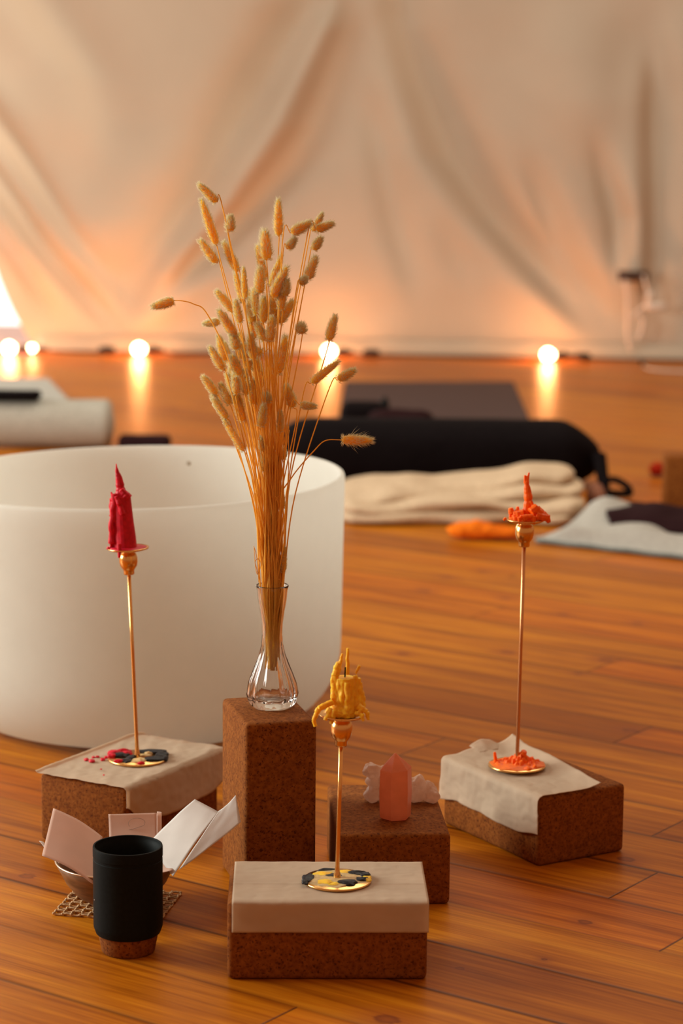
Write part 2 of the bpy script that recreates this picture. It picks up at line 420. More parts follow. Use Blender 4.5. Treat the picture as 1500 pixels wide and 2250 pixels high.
def sheetD(i,j):
    b=lerp(-.0015,BL+.0015,i)
    H_=hangfn(i,[(0,.050),(.25,.057),(.55,.054),(.8,.052),(1,.058)])
    amax=hangfn(i,[(0,.100),(.3,.106),(.7,.112),(1,.118)])
    tot=H_+amax; s=j*tot-H_
    cr=.0016*noise.noise(Vector((b*22,s*40,2)))+.0006*noise.noise(Vector((b*80,s*90,6)))
    cz=.0006
    if s<-.003: a=-.0028-abs(cr)*1.6-.004*(max(0,-s-.02)/.04)*math.sin(i*11)**2; z=BH+.0022+s
    elif s<.004: t=(s+.003)/.007; a=lerp(-.0028,.004,t); z=BH+.0042-.0028*(1-t)**2
    else:
        a=s; e=max(0,(s-(amax-.030))/.030)
        z=BH+.0044+abs(cr)*.8+.011*e*e*(.5+.5*sstep(.0,.6,i))+.006*max(0,i-.86)/.14*sstep(.02,.06,s)
    return mD@Vector((a,b,z))
bm=bmesh.new(); grid(bm,90,80,sheetD)
# curl of paper standing at the far corner
o=thin(obj('parchment_sheet',bm,M['napkin'])); tag(recenter(o),'crinkled parchment sheet on right cork block, hanging over its left side beneath orange wax','paper','parchment sheets under the candlesticks')
bm=bmesh.new()
def curlD(i,j):
    b=BL-.016+.026*i; a=.050+.045*j
    z=BH+.0075+.010*i*math.sin(j*2.6+.3)+.001*noise.noise(Vector((i*3,j*4,1)))
    return mD@Vector((a,b,z))
grid(bm,16,20,curlD)
o=obj('torn_corner',bm,M['napkin'],smooth=True); thin(o)
sh=[x for x in bpy.data.objects if x.name.startswith('parchment_sheet')][-1]
o.parent=sh; o.matrix_parent_inverse=Matrix.Translation(-Vector(sh.location)); o['label']='loose curled torn corner'
def sheetE(i,j):
    b=lerp(-.0035,BL+.03,i)
    H_=hangfn(i,[(0,.030),(.12,.052),(.35,.060),(.7,.056),(1,.040)])
    tot=H_+BWD+.004; s=j*tot # 0 at a=-.004 left edge
    a0=-.004; cr=.0014*noise.noise(Vector((b*26,s*22,8)))+.0006*noise.noise(Vector((b*80,s*90,6)))
    S=s+a0
    if S<BWD-.003: a=S; z=BH+.0020+abs(cr)*1.0+.0006*max(0,math.sin(S*130+b*40+math.sin(b*30)))**2+(.003*max(0,-S/.004) if S<0 else 0)
    elif S<BWD+.004: t=(S-(BWD-.003))/.007; a=lerp(BWD-.003,BWD+.0024,t); z=BH+.0022-.0032*t*t
    else: a=BWD+.003+abs(cr)*1.5+.010*((S-BWD)/.06)*sstep(.0,.5,i)*.9; z=BH+.0002-(S-BWD-.004)
    if i>.86: z-=.006*((i-.86)/.14)**2
    return mE@Vector((a,b,z))
bm=bmesh.new(); grid(bm,90,80,sheetE)
o=thin(obj('parchment_sheet',bm,M['napkin'])); tag(recenter(o),'beige parchment sheet on left cork block with pink crumbs, draped over its right side','paper','parchment sheets under the candlesticks')
# ------------------------------------------------------------------ candlesticks
def candlestick(bpx,bz,tpx,label,rb=.0405,rp=.027,mat='brass'):
    base=atz(bpx[0],bpx[1],bz); top=at(tpx[0],tpx[1],base.y)
    e=empty('candlestick',base,label,'candlestick','brass candlesticks')
    top=top-base
    L_=top.length; q=Vector((0,0,1)).rotation_difference(top.normalized()).to_matrix()
    bm=bmesh.new(); lathe(bm,[(0,.0003),(rb-.0015,.0003),(rb,.0012),(rb,.0028),(rb-.001,.0034),(.006,.0030),(.0045,.0042),(0,.0042)],64)
    obj('base_plate',bm,M['brass'],e)
    bm=bmesh.new(); lathe(bm,[(.0042,.003),(.0042,.009),(.0031,.012),(.0026,.02),(.0024,L_*.5),(.0026,L_-.034),(0,L_-.034)],20)
    for v in bm.verts:v.co=q@v.co
    obj('stem',bm,M[mat],e)
    z=L_-.034
    bm=bmesh.new()
    lathe(bm,[(0,z-.001),(.0068,z-.001),(.0075,z+.0005),(.0075,z+.005),(.0085,z+.0065),(.0115,z+.011),(.0128,z+.017),(.0125,z+.023),(.0108,z+.0285),(.0088,z+.0300),(.0090,z+.0315),(.0108,z+.0335),(.0108,z+.0345),(0,z+.0345)],40)
    for v in bm.verts:v.co=q@v.co
    obj('candle_cup',bm,M['brass'],e)
    bm=bmesh.new()
    lathe(bm,[(.004,L_-.0012),(rp-.004,L_-.0005),(rp,L_+.0016),(rp+.0004,L_+.0028),(rp-.0008,L_+.0032),(rp-.004,L_+.0012),(0,L_+.0010)],48)
    for v in bm.verts:v.co=q@v.co
    obj('drip_pan',bm,M['brass'],e)
    return e,base,base+top,q
zb=BH+.0024
eF,bF,tF,qF=candlestick((740,1937),zb,(751,1574),'short brass candlestick on the front block, dripping with yellow wax')
eL,bL,tL,qL=candlestick((302,1669),zb+.0004,(281,1207),'tall brass candlestick on the left block, before the white bowl',.0415,.0285)
eR,bR,tR,qR=candlestick((1135,1684),BH+.008,(1153,1145),'tall brass candlestick on the right block, its base heaped with orange wax',.0395,.0262,'brass_rose')
def fuse(o,vox=.0006,sm=3):
    m=o.modifiers.new('fuse','REMESH'); m.mode='VOXEL'; m.voxel_size=vox; m.use_smooth_shade=True
    if sm:
        s_=o.modifiers.new('smooth','SMOOTH'); s_.iterations=sm; s_.factor=.5
    return o
def drip(bm,p0,p1,r0,r1,wob=.001,n=10,seed=0,sag=0):
    p0,p1=Vector(p0),Vector(p1); pts=[]
    for k in range(n+1):
        t=k/n; p=p0.lerp(p1,t)
        p+=Vector((noise.noise(Vector((t*4,seed,0))),noise.noise(Vector((t*4,seed,7))),0))*wob*math.sin(t*math.pi)*2
        p.z+=sag*math.sin(t*math.pi)
        pts.append(p)
    tube(bm,pts,lambda t:lerp(r0,r1,t)*(1+.25*noise.noise(Vector((t*9,seed*2,1)))),8)
# spilled wax
def spill(name,mat,root,base,items,z=.0034,lab=None,seed=0,vox=.0007):
    groups=[items] if len(items)>20 else [[i] for i in items]; k=0
    for gset in groups:
        bm=bmesh.new()
        for (x,y,rx,ry,rz) in gset:
            blob(bm,(x,y,z),(rx,ry,rz),2,.5,1.6,seed+k); k+=1
            if len(items)<=20:
                blob(bm,(x+rx*.6,y+ry*.3,z-.0003),(rx*.5,ry*.6,rz*.8),2,.5,1.6,seed+k+50); blob(bm,(x-rx*.5,y-ry*.35,z-.0003),(rx*.6,ry*.5,rz*.7),2,.5,1.6,seed+k+90)
        o=fuse(obj(name,bm,mat,root),vox,1)
        if lab:o['label']=lab
    return o
mm=.001
spill('wax_spill',M['wax_cream'],eF,bF,[(0,2*mm,35*mm,33*mm,2.6*mm)],.0036,'thin greenish cream wax film',3)
spill('wax_spill',M['wax_yellow'],eF,bF,[(-12*mm,-14*mm,11*mm,10*mm,3*mm),(-15*mm,14*mm,13*mm,9*mm,3*mm),(10*mm,20*mm,11*mm,8*mm,3*mm),(34*mm,0,6*mm,12*mm,2.5*mm),(-2*mm,-23*mm,9*mm,6*mm,2.4*mm)],.0038,'yellow wax pool',11)
spill('wax_spill',M['wax_black'],eF,bF,[(-34*mm,-2*mm,7*mm,14*mm,3.5*mm),(-37*mm,-14*mm,4*mm,8*mm,3*mm),(12*mm,-17*mm,11*mm,10*mm,4*mm),(30*mm,-5*mm,7*mm,6*mm,3.5*mm),(24*mm,17*mm,12*mm,7*mm,4*mm),(33*mm,11*mm,6*mm,7*mm,4*mm),(-3*mm,6*mm,10*mm,8*mm,3*mm),(-12*mm,29*mm,10*mm,5*mm,3*mm)],.0042,'black wax blotch',21)
spill('wax_spill',M['wax_black'],eL,bL,[(-24*mm,8*mm,12*mm,10*mm,4*mm),(-14*mm,-20*mm,8*mm,9*mm,3*mm),(18*mm,27*mm,20*mm,8*mm,4*mm),(33*mm,10*mm,9*mm,14*mm,4.5*mm),(24*mm,-12*mm,15*mm,10*mm,4*mm),(39*mm,-6*mm,4*mm,9*mm,4*mm),(-8*mm,-4*mm,7*mm,9*mm,3*mm)],.0040,'black wax blotch',31)
spill('wax_spill',M['wax_cream'],eL,bL,[(4*mm,-18*mm,11*mm,13*mm,2.5*mm),(6*mm,8*mm,12*mm,6*mm,2*mm),(14*mm,18*mm,6*mm,5*mm,3*mm)],.0038,'pale cream wax',41)
spill('wax_spill',M['wax_red'],eL,bL,[(-34*mm,18*mm,9*mm,9*mm,4*mm),(-22*mm,27*mm,11*mm,5*mm,4*mm),(-36*mm,2*mm,6*mm,7*mm,4*mm),(-24*mm,-25*mm,6*mm,4*mm,3*mm),(8*mm,-35*mm,5*mm,3*mm,3*mm),(-17*mm,14*mm,8*mm,7*mm,4*mm)],.0046,'crimson wax lump',51)
its=[(0,0,37*mm,35*mm,4.0*mm)]
for k in range(70):
    a=random.uniform(0,6.28); r=random.uniform(.0,.031)
    its.append((r*math.cos(a)+.002,r*math.sin(a),random.uniform(2.5,5.5)*mm,random.uniform(2.5,5.5)*mm,random.uniform(3,5)*mm+max(0,.011-r*.40)))
o=spill('wax_spill',M['wax_orange'],eR,bR,its,.0036,'heap of crumbly orange wax',61)
bm=bmesh.new()
drip(bm,(-.028,.004,.004),(-.031,.004,.019),.003,.002,.001,6,3)
o=fuse(obj('wax_spill',bm,M['wax_orange'],eR)); o['label']='upright orange wax shred at plate edge'
bm=bmesh.new(); drip(bm,(.004,.002,.006),(.010,.0,.022),.006,.004,.001,6,4)
drip(bm,(.012,-.002,.006),(.006,.004,.020),.006,.005,.001,6,5)
o=fuse(obj('wax_spill',bm,M['wax_orange'],eR)); o['label']='upright orange wax shreds by the stem'
# crimson crumbs on the parchment
for k,(px,py,r) in enumerate([(190,1669,4.2),(202,1672,5.2),(214,1663,3.6),(226,1669,4.4),(205,1664,3.2),(233,1664,3.4),(222,1690,1.8),(228,1703,1.6)]):
    p=atz(px,py,BH+.0045); bm=bmesh.new(); blob(bm,(0,0,0),(r*mm*.8,r*mm*.8,r*mm*.5),3,.5,2.,70+k)
    o=obj('wax_crumb',bm,M['wax_red'],loc=p); tag(o,'crimson wax crumb scattered on the parchment left of the candlestick base','wax crumb','crimson wax crumbs')
# ---- candles
def candle_root(top,label): return empty('candle',top+Vector((0,0,.0015)),label,'candle','burnt candles')
def P(root,px,py,dy=0.): return at(px,py,root.location.y+dy)-Vector(root.location)
# crimson
cr_=candle_root(tL,'crimson candle with jagged melted spike in the left candlestick')
bm=bmesh.new(); d=lambda px,py,dy=0.:P(cr_,px,py,dy)
tube(bm,[d(276,1207),d(275,1180),d(272,1150),d(270,1120),d(268,1090)],lambda t:lerp(.0158,.0118,t),20)
spk=[d(268,1100),d(266,1085),d(264,1070),d(261,1050),d(257,1035),d(255,1018)]
tube(bm,smoothpath(spk,4),lambda t:max(.0005,.0095*(1-t)**.8)*(1+.3*noise.noise(Vector((t*14,2,1)))),9)
drip(bm,d(251,1085,-.006),d(245,1195,-.006),.0040,.0045,.003,22,5)
drip(bm,d(249,1095,.004),d(252,1200,.002),.0055,.0065,.003,22,6)
drip(bm,d(244,1081,-.004),d(252,1110,-.006),.0012,.004,.001,8,7)
drip(bm,d(242,1100,0),d(248,1096,0),.0015,.003,.0,4,8)
drip(bm,d(255,1090,-.013),d(270,1130,-.015),.0030,.0042,.001,10,9)
drip(bm,d(266,1075,-.006),d(283,1095,-.006),.004,.006,.001,8,10)
for k in range(12):
    y=1105+k*8.5; drip(bm,d(247+2*math.sin(k*2.1),y,-.004),d(243+3*math.sin(k*1.7),y+3,-.003),.0032,.0012,0,4,k)
drip(bm,d(262,1195,-.022),d(262,1226,-.026),.0035,.0020,0,6,20)
drip(bm,d(240,1202,-.006),d(236,1208,-.007),.003,.0025,0,4,21)
o=fuse(obj('wax_body',bm,M['wax_red'],cr_),.00055,1)
bm=bmesh.new(); lathe(bm,[(0,-.0006),(.0265,-.0004),(.0275,.001),(.024,.0022),(.012,.0028),(0,.0028)],32,fn=lambda r,z,a:(r*(1+.05*math.sin(a*3+1)),z))
o=obj('wax_pool',bm,M['wax_red'],cr_); o['label']='glossy pool of crimson wax'
# yellow
cy_=candle_root(tF,'yellow candle stub with stringy drips in the short front candlestick')
bm=bmesh.new(); d=lambda px,py,dy=0.:P(cy_,px,py,dy)
tube(bm,[d(757,1572),d(758,1550),d(759,1520),d(760,1488)],lambda t:.0120,20)
tops=[(735,1575,732,1488),(740,1578,738,1462),(747,1578,745,1492),(755,1578,752,1500),(763,1578,762,1500),(772,1576,773,1490),(782,1574,780,1484),(790,1570,787,1490),(736,1560,733,1480),(795,1565,790,1500)]
for k,(x0,y0,x1,y1) in enumerate(tops):
    dy=-.012+.010*abs((x0-763)/30)
    drip(bm,d(x0,y0,dy),d(x1,y1,dy*.9),.0042,.0030,.0015,14,30+k)
    drip(bm,d(x0+2,y0-12,-dy),d(x1,y1+4,-dy),.004,.003,.0015,12,60+k)
drip(bm,d(763,1482,0),d(764,1424,.001),.0026,.0016,.0006,10,50)
drip(bm,d(742,1476,-.004),d(752,1436,-.003),.0036,.0012,.001,10,51)
drip(bm,d(737,1484,-.006),d(743,1455,-.006),.005,.003,.001,8,52)
drip(bm,d(781,1480,-.003),d(790,1462,-.003),.0016,.0020,.0,6,53)
drip(bm,d(731,1542,-.008),d(700,1557,-.014),.004,.0036,.001,10,54); drip(bm,d(700,1557,-.014),d(689,1583,-.014),.0036,.0026,.0006,10,55); drip(bm,d(689,1583,-.014),d(693,1596,-.014),.0026,.0024,.0,5,56)
drip(bm,d(728,1557,-.014),d(714,1583,-.020),.0036,.0024,.001,8,57); drip(bm,d(735,1560,-.016),d(728,1590,-.020),.0034,.0024,.001,8,58)
drip(bm,d(786,1552,-.010),d(806,1564,-.014),.0045,.0032,.001,8,59); drip(bm,d(806,1564,-.014),d(809,1582,-.014),.003,.0018,.0005,8,60)
drip(bm,d(787,1562,-.014),d(799,1584,-.018),.0030,.0018,.0005,8,61); drip(bm,d(780,1566,-.014),d(800,1572,-.018),.0026,.0018,.0005,8,62)
for k in range(14):
    a=k/14*6.28; bp=Vector((.017*math.cos(a),.017*math.sin(a),.003)); drip(bm,bp*.5+Vector((0,0,.008)),bp,.005,.004,.001,6,80+k)
fuse(obj('wax_body',bm,M['wax_yellow'],cy_),.00055,1)
bm=bmesh.new(); tube(bm,[d(757.5,1488,-.008),d(758,1479,-.008),d(758.5,1466,-.008)],.0009,8); obj('wick',bm,M['black'],cy_)
# orange
co_=candle_root(tR,'burnt-down orange candle with a tall wax spike in the right candlestick')
bm=bmesh.new(); d=lambda px,py,dy=0.:P(co_,px,py,dy)
tube(bm,smoothpath([d(1157,1146),d(1158,1120),d(1160,1095),d(1158,1075),d(1157,1060),d(1162,1038)],4),lambda t:(.0058 if t<.5 else lerp(.0058,.0012,(t-.5)*2))*(1+.3*noise.noise(Vector((t*13,3,1)))),9)
drip(bm,d(1154,1062,0),d(1153,1044,0),.0028,.0015,0,6,5)
drip(bm,d(1165,1100,-.004),d(1174,1120,-.004),.0022,.0036,.0005,8,6)
lathe(bm,[(0,0),(.020,.0006),(.021,.003),(.014,.006),(0,.008)],24,fn=lambda r,z,a:(r*(1+.15*math.sin(a*4)),z))
for k in range(26):
    a=random.uniform(0,6.28); r=random.uniform(.004,.022); p=Vector((r*math.cos(a),r*math.sin(a),.004+.004*random.random()))
    blob(bm,p,(random.uniform(2.,5)*mm,random.uniform(2,5)*mm,random.uniform(2,4.5)*mm),2,.6,2,k)
drip(bm,d(1124,1128,0),d(1121,1116,0),.005,.003,0,6,7); drip(bm,d(1136,1124,0),d(1137,1113,0),.004,.0018,0,6,8)
drip(bm,d(1128,1132,-.004),d(1150,1128,-.004),.005,.006,.001,8,9)
drip(bm,d(1176,1122,-.006),d(1204,1140,-.008),.0085,.0050,.001,10,10); drip(bm,d(1178,1134,-.012),d(1202,1138,-.012),.0065,.0045,.001,8,11)
drip(bm,d(1200,1134,-.008),d(1206,1148,-.008),.005,.0028,.0,6,12); drip(bm,d(1166,1126,-.012),d(1180,1114,-.008),.006,.006,.0,6,13)
drip(bm,d(1141,1136,-.022),d(1141,1152,-.022),.003,.002,0,6,14); drip(bm,d(1172,1134,-.022),d(1173,1152,-.022),.003,.002,0,6,15); drip(bm,d(1142,1136,-.022),d(1170,1134,-.022),.003,.003,.0,6,16)
drip(bm,d(1111,1138,-.004),d(1106,1143,-.006),.002,.0018,0,4,17)
fuse(obj('wax_body',bm,M['wax_orange'],co_),.00055,1)
# ------------------------------------------------------------------ singing bowl
S_=.90
bx,by,br,bh=-.3728*S_,4.2755*S_,.3784*S_,CH-(CH-.3375)*S_
prof=[(0,0)]
rb_=.095
prof+=[(br-rb_-.06,.0015),(br-rb_-.03,.004)]
for k in range(0,10):
    a=k/9*math.pi/2; prof.append((br-.004-rb_*1.12+rb_*1.12*math.sin(a),.006+rb_*1.25*(1-math.cos(a))))
for k in range(1,12): prof.append((br-.004+.004*k/11,lerp(.13,bh-.006,k/11)))
prof+=[(br-.0012,bh-.002),(br-.004,bh),(br-.007,bh),(br-.0095,bh-.002),(br-.011,bh-.008)]
for k in range(11,0,-1): prof.append((br-.015+.003*k/11,lerp(.14,bh-.01,k/11)))
for k in range(9,-1,-1):
    a=k/9*math.pi/2; prof.append((br-.015-rb_*1.12+rb_*1.12*math.sin(a),.017+rb_*1.25*(1-math.cos(a))))
prof+=[(br-rb_-.06,.012),(0,.011)]
bm=bmesh.new(); lathe(bm,prof,128)
for v in bm.verts:
    v.co.z+=(v.co.x*.018+v.co.y*.0056)*(v.co.z/bh)
root=empty('singing_bowl',(bx,by,.0005),'large frosted white quartz singing bowl standing behind the blocks on the floor','singing bowl')
obj('bowl_shell',bm,M['quartz_bowl'],root)
bm=bmesh.new(); blob(bm,(0,0,0),(.004,.0012,.004),2,.15,2,1)
pm=at(414,1018,by+br*.95); t_=Vector((pm.x-bx,pm.y-by,0)); t_=t_.normalized()*(br-.0135); 
o=obj('blemish',bm,basic('grey speck',(.42,.36,.28),.7,.2,100).m,root,loc=(t_.x,t_.y,pm.z)); o['label']='small round grey spot on the inner wall'
# ------------------------------------------------------------------ vase + grasses
vb=atz(597,1551,BL+.0005); VS=.0575 # metres per 1000 px at this depth
vr=empty('glass_vase',vb,'small clear glass bud vase with fluted base on the upright cork block','vase')
VH=(at(594,1287,vb.y)-vb).z
pr=[(.0262,.0),(.0285,.003),(.0310,.010),(.0318,.018),(.0300,.030),(.0255,.043),(.0205,.056),(.0165,.069),(.0140,.082),(.0131,.095),(.0138,.110),(.0160,.126),(.0185,.140),(.0196,VH-.006),(.0205,VH-.002),(.0212,VH)]
def flute(r,z,a):
    k=sstep(.0,.02,z)*(1-sstep(.055,.085,z)); return r*(1+.075*k*math.cos(a*11)+.02*(1-sstep(.0,.03,z))*math.cos(a*6)),z
bm=bmesh.new(); 
inner=[(r-.0022,z) for r,z in pr[::-1]]
inner=[(r,z) for r,z in inner if z>.009]
lathe(bm,[(0,.001)]+pr+[(.0206,VH+.0012),(.0193,VH+.0008)]+inner+[(.020,.0085),(0,.0075)],88,fn=flute)
obj('vase_body',bm,M['glass'],vr)
C1=lambda X,Y:(300+X*.36667,380+Y*.36667)
C2=lambda X,Y:(400+X*.3,800+Y*.3)
G1=[((480,175),(370,65),55,'fuzzy cream bunny tail, topmost left of the bunch, leaning left'),
((480,435),(385,155),62,'long tapering bunny tail just below the topmost one at upper left'),
((560,352),(562,255),60,'small round bunny tail alone between the upper left heads and the centre'),
((480,540),(378,400),60,'plump bunny tail slanting left under the long tapering one'),
((605,590),(520,410),60,'bunny tail slanting left above the dense middle, beside the upper left group'),
((850,380),(848,155),62,'slim upright bunny tail standing highest in the centre of the bunch'),
((780,525),(765,340),80,'fat oval bunny tail below the highest central one'),
((925,360),(1045,295),68,'bunny tail tilted right at the top, above a small dangling head'),
((905,455),(950,390),52,'small bunny tail directly under the right-tilted top head'),
((1075,340),(1180,300),55,'bunny tail lying almost level at the upper right tip of the bunch'),
((1055,350),(1115,240),45,'thin bunny tail rising behind the level one at upper right'),
((1060,460),(1105,385),55,'short bunny tail hanging beneath the upper right pair'),
((1020,640),(1075,500),65,'leaning bunny tail at right with a smaller head against its base'),
((985,665),(1015,625),50,'tiny bunny tail tucked at the base of the leaning right head'),
((225,765),(90,805),62,'isolated bunny tail arching far out to the left on a curved stem'),
((590,835),(475,705),60,None),((500,890),(400,905),50,'bunny tail pointing straight left at the edge of the middle cluster'),
((595,985),(490,820),66,None),((735,725),(740,560),70,None),((770,640),(720,430),55,None),((800,680),(870,490),50,None),
((815,750),(900,560),72,None),((640,780),(590,600),50,None),((650,760),(640,560),40,None),((750,910),(665,700),60,None),
((810,905),(840,760),65,None),((845,900),(940,765),70,None),((885,740),(900,640),60,None),((700,1000),(690,820),60,None),((760,900),(760,740),60,None),
((985,960),(987,905),68,'small round ball-like bunny tail on a straight stem right of the bunch'),
((1150,1005),(1190,850),60,'bunny tail in front of the glowing middle bulb'),
((1045,1260),(1215,1125),56,'long bunny tail slanting up to the right below the middle bulb'),
((1205,1240),(1310,1180),58,'short pale bunny tail furthest right above the grey mat'),
((770,1005),(715,900),55,None),((755,1080),(610,1030),60,None),((840,1210),(895,975),75,None),((620,1215),(570,1090),60,None),
((600,1060),(570,960),60,None),((520,1180),(435,1040),55,None),((530,1130),(490,975),60,None),
((480,1330),(395,1215),55,'small bunny tail jutting left over the wooden floor, lowest on that side'),
((630,1410),(535,1200),60,None),((735,1300),(715,1110),80,None),((505,1418),(450,1330),50,None),((670,1180),(650,1020),60,None),((600,1330),(585,1200),55,None),
((940,1405),(895,1270),66,'oval bunny tail at right of the stems above the black bolster'),
((780,1380),(775,1320),62,None),
((980,1390),(1075,1400),45,'little bunny tail pointing right above the black bolster')]
G2=[((445,425),(370,150),72,None),((575,460),(600,290),65,None),((455,640),(300,400),60,'lowest left bunny tail, hanging over the rim of the white bowl'),
((330,400),(220,250),60,None),((715,500),(720,340),52,None),
((1165,555),(1395,560),82,'spiky bunny tail lying sideways against the black bolster on a bent stem'),
((590,640),(580,530),50,None),((740,700),(745,600),50,None),((740,1060),(735,930),32,None),((740,1530),(755,1340),45,'thin bunny tail low down just above the vase mouth'),
((600,790),(590,640),60,None),((690,790),(700,640),66,None)]
G1+=[((690,900),(680,740),58,None),((720,860),(700,690),56,None),((560,1150),(520,1010),52,None),((640,1120),(620,960),58,None),((700,1120),(680,960),60,None),
((600,1290),(560,1140),56,None),((660,1330),(640,1180),60,None),((830,860),(820,700),58,None),((700,1390),(690,1230),62,None),((560,1390),(500,1260),52,None),((800,1010),(810,860),58,None),((620,900),(590,760),52,None),((860,820),(885,680),56,None)]
heads=[(C1(*a),C1(*b),w*.36667,l) for a,b,w,l in G1]+[(C2(*a),C2(*b),w*.3,l) for a,b,w,l in G2]
GR='dried bunny tail grasses in the glass vase'
def hp(u): return (max(0,1-abs(2*u**.85-1)**2.6))**.5*(1-.38*u)*1.04
def seedhead(bm,b,t,wd,seed,spiky=False):
    ax=(t-b); L_=ax.length; q=Vector((0,0,1)).rotation_difference(ax.normalized()).to_matrix(); r=wd/2*1.0
    rd=random.Random(seed); n=14; prof=[(0,0)]
    for k in range(1,n):
        u=k/n; prof.append((r*.90*hp(u),u*L_))
    prof.append((0,L_))
    i0=len(bm.verts)
    lathe(bm,prof,14,mi=0,fn=lambda rr,z,a:(rr*(1+.12*noise.noise(Vector((math.cos(a)*2,math.sin(a)*2,z*300+seed)))),z))
    bm.verts.ensure_lookup_table()
    for v in bm.verts[i0:]: v.co=b+q@v.co
    N=760
    for k in range(N):
        u=rd.uniform(.01,.99); a=rd.uniform(0,6.283); rr=r*hp(u)*.85
        p=Vector((rr*math.cos(a),rr*math.sin(a),u*L_)); nrm=Vector((math.cos(a),math.sin(a),.75+1.0*(u-.2))).normalized()
        if u<.1: nrm=Vector((math.cos(a),math.sin(a),-.4)).normalized()
        l=rd.uniform(.16,.46)*wd*(1.0 if not(spiky and .25<u<.65 and rd.random()<.16) else 2.4)
        dirv=(nrm+Vector((rd.uniform(-.25,.25),rd.uniform(-.25,.25),rd.uniform(-.2,.35)))).normalized()
        sd=dirv.cross(Vector((rd.uniform(-1,1),rd.uniform(-1,1),rd.uniform(-1,1)))).normalized()*.00019
        s2=dirv.cross(sd).normalized()*.00015
        p1=p+dirv*l*.55; p2=p+dirv*l+Vector((0,0,.12*l))
        A=[bm.verts.new(b+q@x) for x in (p+sd,p-sd*.5+s2,p-sd*.5-s2)]
        B=[bm.verts.new(b+q@x) for x in (p1+sd*.7,p1-sd*.35+s2*.7,p1-sd*.35-s2*.7)]
        T=bm.verts.new(b+q@p2)
        for m_ in range(3):
            f=bm.faces.new((A[m_],A[(m_+1)%3],B[(m_+1)%3],B[m_])); f.material_index=1
            f=bm.faces.new((B[m_],B[(m_+1)%3],T)); f.material_index=1
def place_grass(k,hb,ht,w,label):
    rd=random.Random(100+k)
    cx=594; dist=abs(hb[0]-cx)/140
    dy=rd.uniform(-1,1)*(.012+.03*min(1,(1287-hb[1])/800))
    if label and ('spiky' in label or 'bulb' in label): dy=-.02
    b=at(hb[0],hb[1],vb.y+dy); t=at(ht[0],ht[1],vb.y+dy+rd.uniform(-.006,.006))
    wd=w*.000575
    a=rd.uniform(0,6.283); rr=rd.uniform(0,1)**.5
    s=(hb[0]-cx)/150
    # foot in the vase, waist at the neck, lip
    foot=vb+Vector((rr*.005*math.cos(a)-.003*s,rr*.005*math.sin(a),.046+.030*rd.random()))
    waist=vb+Vector((rr*.0088*math.cos(a),rr*.0088*math.sin(a),.095))
    lip=vb+Vector((max(-.0155,min(.0155,.0125*s+rr*.008*math.cos(a))),rr*.010*math.sin(a),VH+.002))
    dirv=(b-t).normalized()
    H_=b.z-lip.z
    m1=lip.lerp(b,.45)+Vector(((.006+.012*abs(s))*(-1 if s>0 else 1)*.8*(H_/.25),0,.0))
    pts=[foot,waist,lip,m1]
    bend=dirv*min(.02,.25*(b-lip).length)
    m2=b+dirv*.012+Vector((0,0,-.004)) if dirv.z<.3 else b+dirv*.01
    if label and 'far out to the left' in label:
        pts=[foot,waist,lip,at(555,1000,vb.y),at(505,800,vb.y),at(455,690,vb.y),at(425,668,vb.y),at(400,661,vb.y)]; m2=None
    if label and 'spiky' in label:
        pts=[foot,waist,lip,at(606,1120,vb.y),at(640,1050,vb.y),at(690,990,vb.y-.01),at(715,968,vb.y-.015)]; m2=None
    pts=pts+([m2] if m2 is not None else [])+[b]
    root=empty('bunny_tail_grass',foot,label or 'cream bunny tail grass head packed in the dense middle of the bunch','dried grass',GR)
    bm=bmesh.new(); tube(bm,smoothpath(pts,7),lambda t_:lerp(.0012,.00055,t_),6); obj('stem',bm,M['stem'],root,world=True)
    bm=bmesh.new(); seedhead(bm,b,t,wd,k,spiky=bool(label and 'spiky' in label))
    obj('seed_head',bm,[M['head'],M['fuzz']],root,smooth='keep',world=True)
for k,(a_,b_,w,l) in enumerate(heads): place_grass(k,a_,b_,w,l)
# bare stems and thin blades in the bundle
for k in range(80):
    rd=random.Random(900+k); a=rd.uniform(0,6.283); rr=rd.uniform(0,1)**.5; s=rd.uniform(-.5,.5)
    top=at(594+s*85,rd.uniform(760,1120),vb.y+rd.uniform(-.02,.02))
    foot=vb+Vector((rr*.007*math.cos(a),rr*.007*math.sin(a),.046+.030*rd.random())); waist=vb+Vector((rr*.009*math.cos(a),rr*.009*math.sin(a),.095)); lip=vb+Vector((.0135*rr*math.cos(a),.0115*rr*math.sin(a),VH+.002))
    bm=bmesh.new(); pts=smoothpath([foot,waist,lip,lip.lerp(top,.5)+Vector((rd.uniform(-.004,.004),0,0)),top],6)
    tube(bm,pts,lambda t_:lerp(.0013,.0004,t_),6)
    o=recenter(obj('dry_grass_stalk',bm,M['stem'])); tag(o,'bare orange grass stalk packed among the stems above the vase','dried grass','bare dry stalks in the glass vase')
# curly tendril blades near the lip
for k,(pts) in enumerate([[(570,1275),(564,1250),(560,1235),(567,1228),(573,1240),(566,1262),(561,1245),(558,1205)],[(568,1280),(566,1240),(562,1215),(557,1200)],[(612,1120),(608,1095),(603,1092),(606,1100),(611,1090)]]):
    bm=bmesh.new(); tube(bm,smoothpath([at(x,y,vb.y-.012) for x,y in pts],5),.00045,5)
    o=recenter(obj('dried_tendril',bm,M['stem'])); tag(o,['curled dry grass tendril beside the stems just above the vase lip','short straight dry blade left of the stems above the vase','tiny hooked dry tendril right of the stems before the bowl'][k],'dried grass','dry curled blades')
